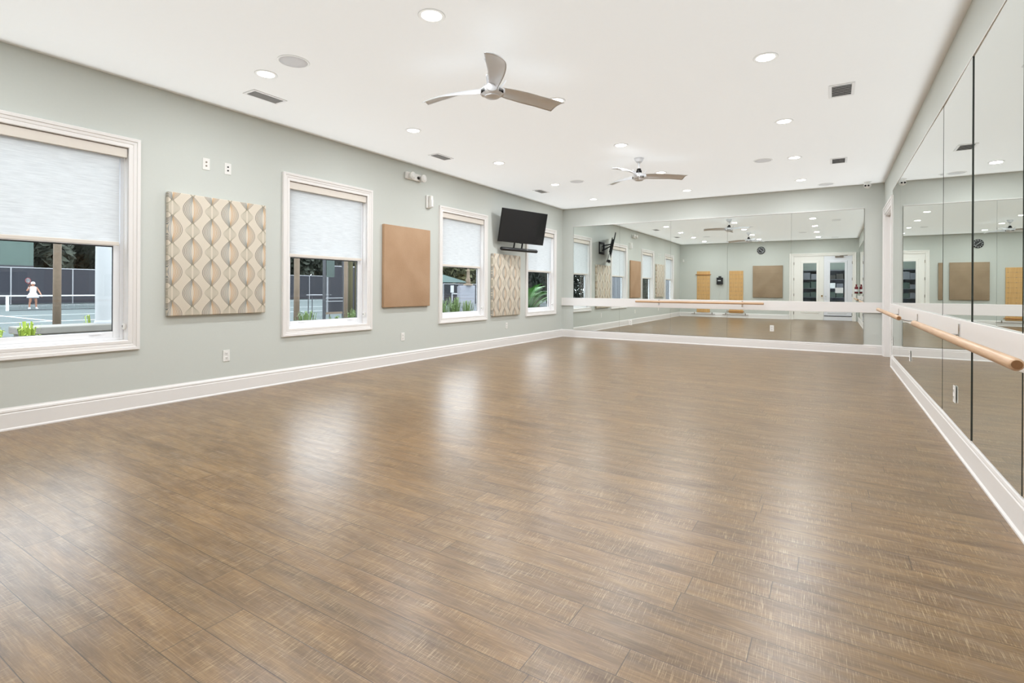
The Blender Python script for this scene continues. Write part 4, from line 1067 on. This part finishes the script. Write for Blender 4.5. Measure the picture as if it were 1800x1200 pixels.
# cycad
def frond_mesh(L, seed):
    bm = B(); N = 26
    P = [Vector((L*t, 0, 0.55*L*math.sin(t*1.9)-0.12*L*t*t)) for t in [i/N for i in range(N+1)]]
    tube(bm, P, [0.014*(1-0.8*i/N) for i in range(N+1)], 5)
    for i in range(2, N):
        t = i/N; ll = 0.30*L*math.sin(PI*min(1, 0.18+t*0.82))**0.7
        for s in (-1, 1):
            for dx in (0, 0.5):
                p = P[i].lerp(P[i+1], dx); tip = p+Vector((ll*0.35, s*ll, 0.06*ll)); w = Vector((0.011, 0, 0))
                bm.faces.new([bm.verts.new(p-w), bm.verts.new(p+w), bm.verts.new(tip)])
    return bm
r = empty('cycad', (-9.2, 15.9, GB), label='bright green cycad with feathery fronds outside the last window', cat='plant')
bm = B(); tube(bm, [(0, 0, 0), (0, 0, 0.5)], [0.16, 0.13], 12); obj('trunk', bm, 'bark', r)
fr = None
for k in range(26):
    if fr is None: fr = obj('frond', frond_mesh(1.25, 1), 'fern', r); f_ = fr
    else: f_ = fr.copy(); COL.objects.link(f_)
    f_.location = (0, 0, 0.46); f_.rotation_euler = (random.uniform(-0.2, 0.2), random.uniform(-0.75, 0.25), k*2.4); f_.scale = (random.uniform(0.8, 1.1),)*3
post(-8.6, 17.3, 0.06, 4.0, 'concrete', 'grey post right of the cycad outside the last window')

# ------------------------------------------------------------------ the tennis player
def skin_body(loc):
    """one continuous skinned body facing +x; her right hand side is -y"""
    J = {}; E_ = []
    def add(n, p, r, par=None):
        J[n] = (Vector(p), r, len(J))
        if par: E_.append((par, n))
    add('pelvis', (0, 0, 0.90), 0.135)
    add('waist', (0, 0, 1.04), 0.115, 'pelvis'); add('chest', (0.01, 0, 1.22), 0.130, 'waist'); add('collar', (0, 0, 1.36), 0.085, 'chest')
    add('neck', (0.01, 0, 1.42), 0.050, 'collar'); add('jaw', (0.025, 0, 1.48), 0.066, 'neck'); add('head', (0.015, 0, 1.56), 0.090, 'jaw'); add('crown', (0.0, 0, 1.63), 0.070, 'head')
    add('nose', (0.115, 0, 1.535), 0.012, 'head')
    for s, t in ((-1, 'r'), (1, 'l')):
        add('ear'+t, (0.0, s*0.098, 1.545), 0.014, 'head')
        add('sh'+t, (0, s*0.165, 1.33), 0.058, 'collar')
        if s < 0:
            add('el'+t, (0.06, -0.30, 1.12), 0.042, 'sh'+t); add('wr'+t, (0.16, -0.24, 1.34), 0.028, 'el'+t); ha = Vector((0.03, 0.02, 0.09))
        else:
            add('el'+t, (-0.02, 0.30, 1.10), 0.042, 'sh'+t); add('wr'+t, (0.10, 0.36, 0.90), 0.028, 'el'+t); ha = Vector((0.03, 0.01, -0.09))
        w = J['wr'+t][0]; hv = ha.normalized()
        add('pa'+t, w+ha*0.85, 0.034, 'wr'+t)
        side = hv.cross(Vector((1, 0, 0))).normalized()
        for k in range(4):
            o = side*(k-1.5)*0.020; ln = (0.060, 0.070, 0.066, 0.052)[k]
            add('fa%d%s' % (k, t), w+ha*1.15+o, 0.010, 'pa'+t); add('fb%d%s' % (k, t), w+ha*1.15+o+hv*ln*0.55+Vector((0.012, 0, 0)), 0.009, 'fa%d%s' % (k, t)); add('fc%d%s' % (k, t), w+ha*1.15+o+hv*ln*0.85+Vector((0.035, 0, 0)), 0.008, 'fb%d%s' % (k, t))
        add('ta'+t, w+ha*0.6+side*-s*0.040+Vector((0.012, 0, 0)), 0.011, 'pa'+t); add('tb'+t, w+ha*1.0+side*-s*0.055+Vector((0.03, 0, 0)), 0.009, 'ta'+t)
        fx = 0.02 if s < 0 else 0.06
        add('hip'+t, (0, s*0.095, 0.84), 0.098, 'pelvis'); add('kn'+t, (0.05, s*0.135, 0.47), 0.058, 'hip'+t); add('ca'+t, (0.0, s*0.15, 0.34), 0.055, 'kn'+t)
        add('an'+t, (-0.01, s*0.165, 0.09), 0.036, 'ca'+t); add('toe'+t, (0.14, s*0.185, 0.035), 0.036, 'an'+t)
    me = bpy.data.meshes.new('person_body'); me.from_pydata([J[n][0] for n in J], [(J[a][2], J[b][2]) for a, b in E_], [])
    me.materials.append(M['skin'])
    o = bpy.data.objects.new('person', me); COL.objects.link(o); o.location = loc
    sk = o.modifiers.new('skin', 'SKIN'); sk.use_smooth_shade = True
    for n in J:
        sv = me.skin_vertices[0].data[J[n][2]]; sv.radius = (J[n][1], J[n][1]); sv.use_root = (n == 'pelvis')
    sub = o.modifiers.new('smooth', 'SUBSURF'); sub.levels = 1; sub.render_levels = 2
    return o
pr = skin_body((-42.2, 11.75, GZ))
tag(pr, 'person in white tennis dress and cap standing behind the net, racket raised', 'person')
def ellip_loft(bm, secs, seg=20):
    rings = []
    for cx, cy_, z, rx, ry in secs: rings.append([bm.verts.new((cx+rx*math.cos(2*PI*k/seg), cy_+ry*math.sin(2*PI*k/seg), z)) for k in range(seg)])
    for a, b in zip(rings, rings[1:]):
        for k in range(seg): bm.faces.new((a[k], a[(k+1) % seg], b[(k+1) % seg], b[k]))
bm = B(); ellip_loft(bm, [(0.01, 0, 1.395, 0.075, 0.090), (0.01, 0, 1.37, 0.115, 0.155), (0.012, 0, 1.28, 0.142, 0.170), (0.012, 0, 1.18, 0.148, 0.165), (0.005, 0, 1.04, 0.130, 0.150), (0.005, 0, 0.95, 0.155, 0.185)]); obj('sports_top', bm, 'whitecloth', pr, True)
bm = B(); ellip_loft(bm, [(0.005, 0, 0.99, 0.150, 0.175), (0.005, 0, 0.92, 0.178, 0.215), (0.01, 0, 0.80, 0.215, 0.265), (0.01, 0, 0.70, 0.245, 0.300), (0.01, 0, 0.695, 0.235, 0.290), (0.01, 0, 0.85, 0.185, 0.235)], 28); obj('skirt', bm, 'whitecloth', pr, True)
bm = B(); ellip_loft(bm, [(0.01, 0, 1.575, 0.108, 0.104), (0.01, 0, 1.64, 0.100, 0.096), (0.0, 0, 1.69, 0.060, 0.058), (0.0, 0, 1.70, 0.005, 0.005)]); cuboid(bm, (0.14, 0, 1.585), (0.07, 0, -0.012), (0, 0.075, 0), (0, 0, 0.004)); obj('cap', bm, 'whitecloth', pr, True)
bm = B(); ellip_loft(bm, [(-0.035, 0, 1.60, 0.075, 0.098), (-0.050, 0, 1.50, 0.070, 0.090), (-0.085, 0, 1.42, 0.035, 0.040), (-0.10, 0, 1.30, 0.012, 0.014)]); obj('hair', bm, 'hair', pr, True)
for s in (-1, 1):
    bm = B(); lathe(bm, [(0.004, -0.004), (0.011, 0), (0.004, 0.004)], (0.098, s*0.034, 1.562), 10, 'x'); obj('eye', bm, 'socket', pr)
    bm = B(); ellip_loft(bm, [(0.06, s*0.178, 0.004, 0.135, 0.050), (0.06, s*0.178, 0.03, 0.140, 0.054), (0.04, s*0.174, 0.075, 0.100, 0.050), (-0.01, s*0.166, 0.115, 0.050, 0.046)]); bm.faces.new(bm.verts[:20]) if hasattr(bm.verts, 'ensure_lookup_table') and not bm.verts.ensure_lookup_table() else None
    obj('shoe', bm, 'whitecloth', pr, True)
bm = B(); cuboid(bm, (0.098, 0, 1.492), (0.004, 0, 0), (0, 0.022, 0), (0, 0, 0.005)); obj('mouth', bm, 'red', pr)
bm = B(); lathe(bm, [(0.032, 0), (0.034, 0.02), (0.032, 0.05)], (0, 0, 0), 16, capends=False); w_ = obj('wristband', bm, 'whitecloth', pr, True); w_.location = (0.155, -0.243, 1.30); w_.rotation_euler = (0.2, 0.4, 0)
r = empty('tennis_racket', (-41.96, 11.515, GZ+1.42), (0.25, 0.3, 0), label='red framed tennis racket held up in the right hand', cat='racket')
bm = B(); tube(bm, [(0, 0, -0.07), (0, 0, 0.14)], 0.016, 10); obj('handle', bm, 'black', r)
bm = B(); n_ = 28; pts = [(0, 0.125*math.sin(2*PI*k/n_), 0.37-0.165*math.cos(2*PI*k/n_)) for k in range(n_+1)]; tube(bm, pts, 0.011, 8, False)
tube(bm, [(0, 0, 0.13), (0, 0.055, 0.225)], 0.009, 6); tube(bm, [(0, 0, 0.13), (0, -0.055, 0.225)], 0.009, 6); obj('frame', bm, 'racket', r, True)
bm = B()
for k in range(-5, 6):
    q = k*0.022; zz = 0.165*math.sqrt(max(0, 1-(q/0.125)**2)); tube(bm, [(0, q, 0.37-zz), (0, q, 0.37+zz)], 0.0012, 4)
    q2 = k*0.029; yy = 0.125*math.sqrt(max(0, 1-(q2/0.165)**2)); tube(bm, [(0, -yy, 0.37+q2), (0, yy, 0.37+q2)], 0.0012, 4)
obj('strings', bm, 'paper', r)
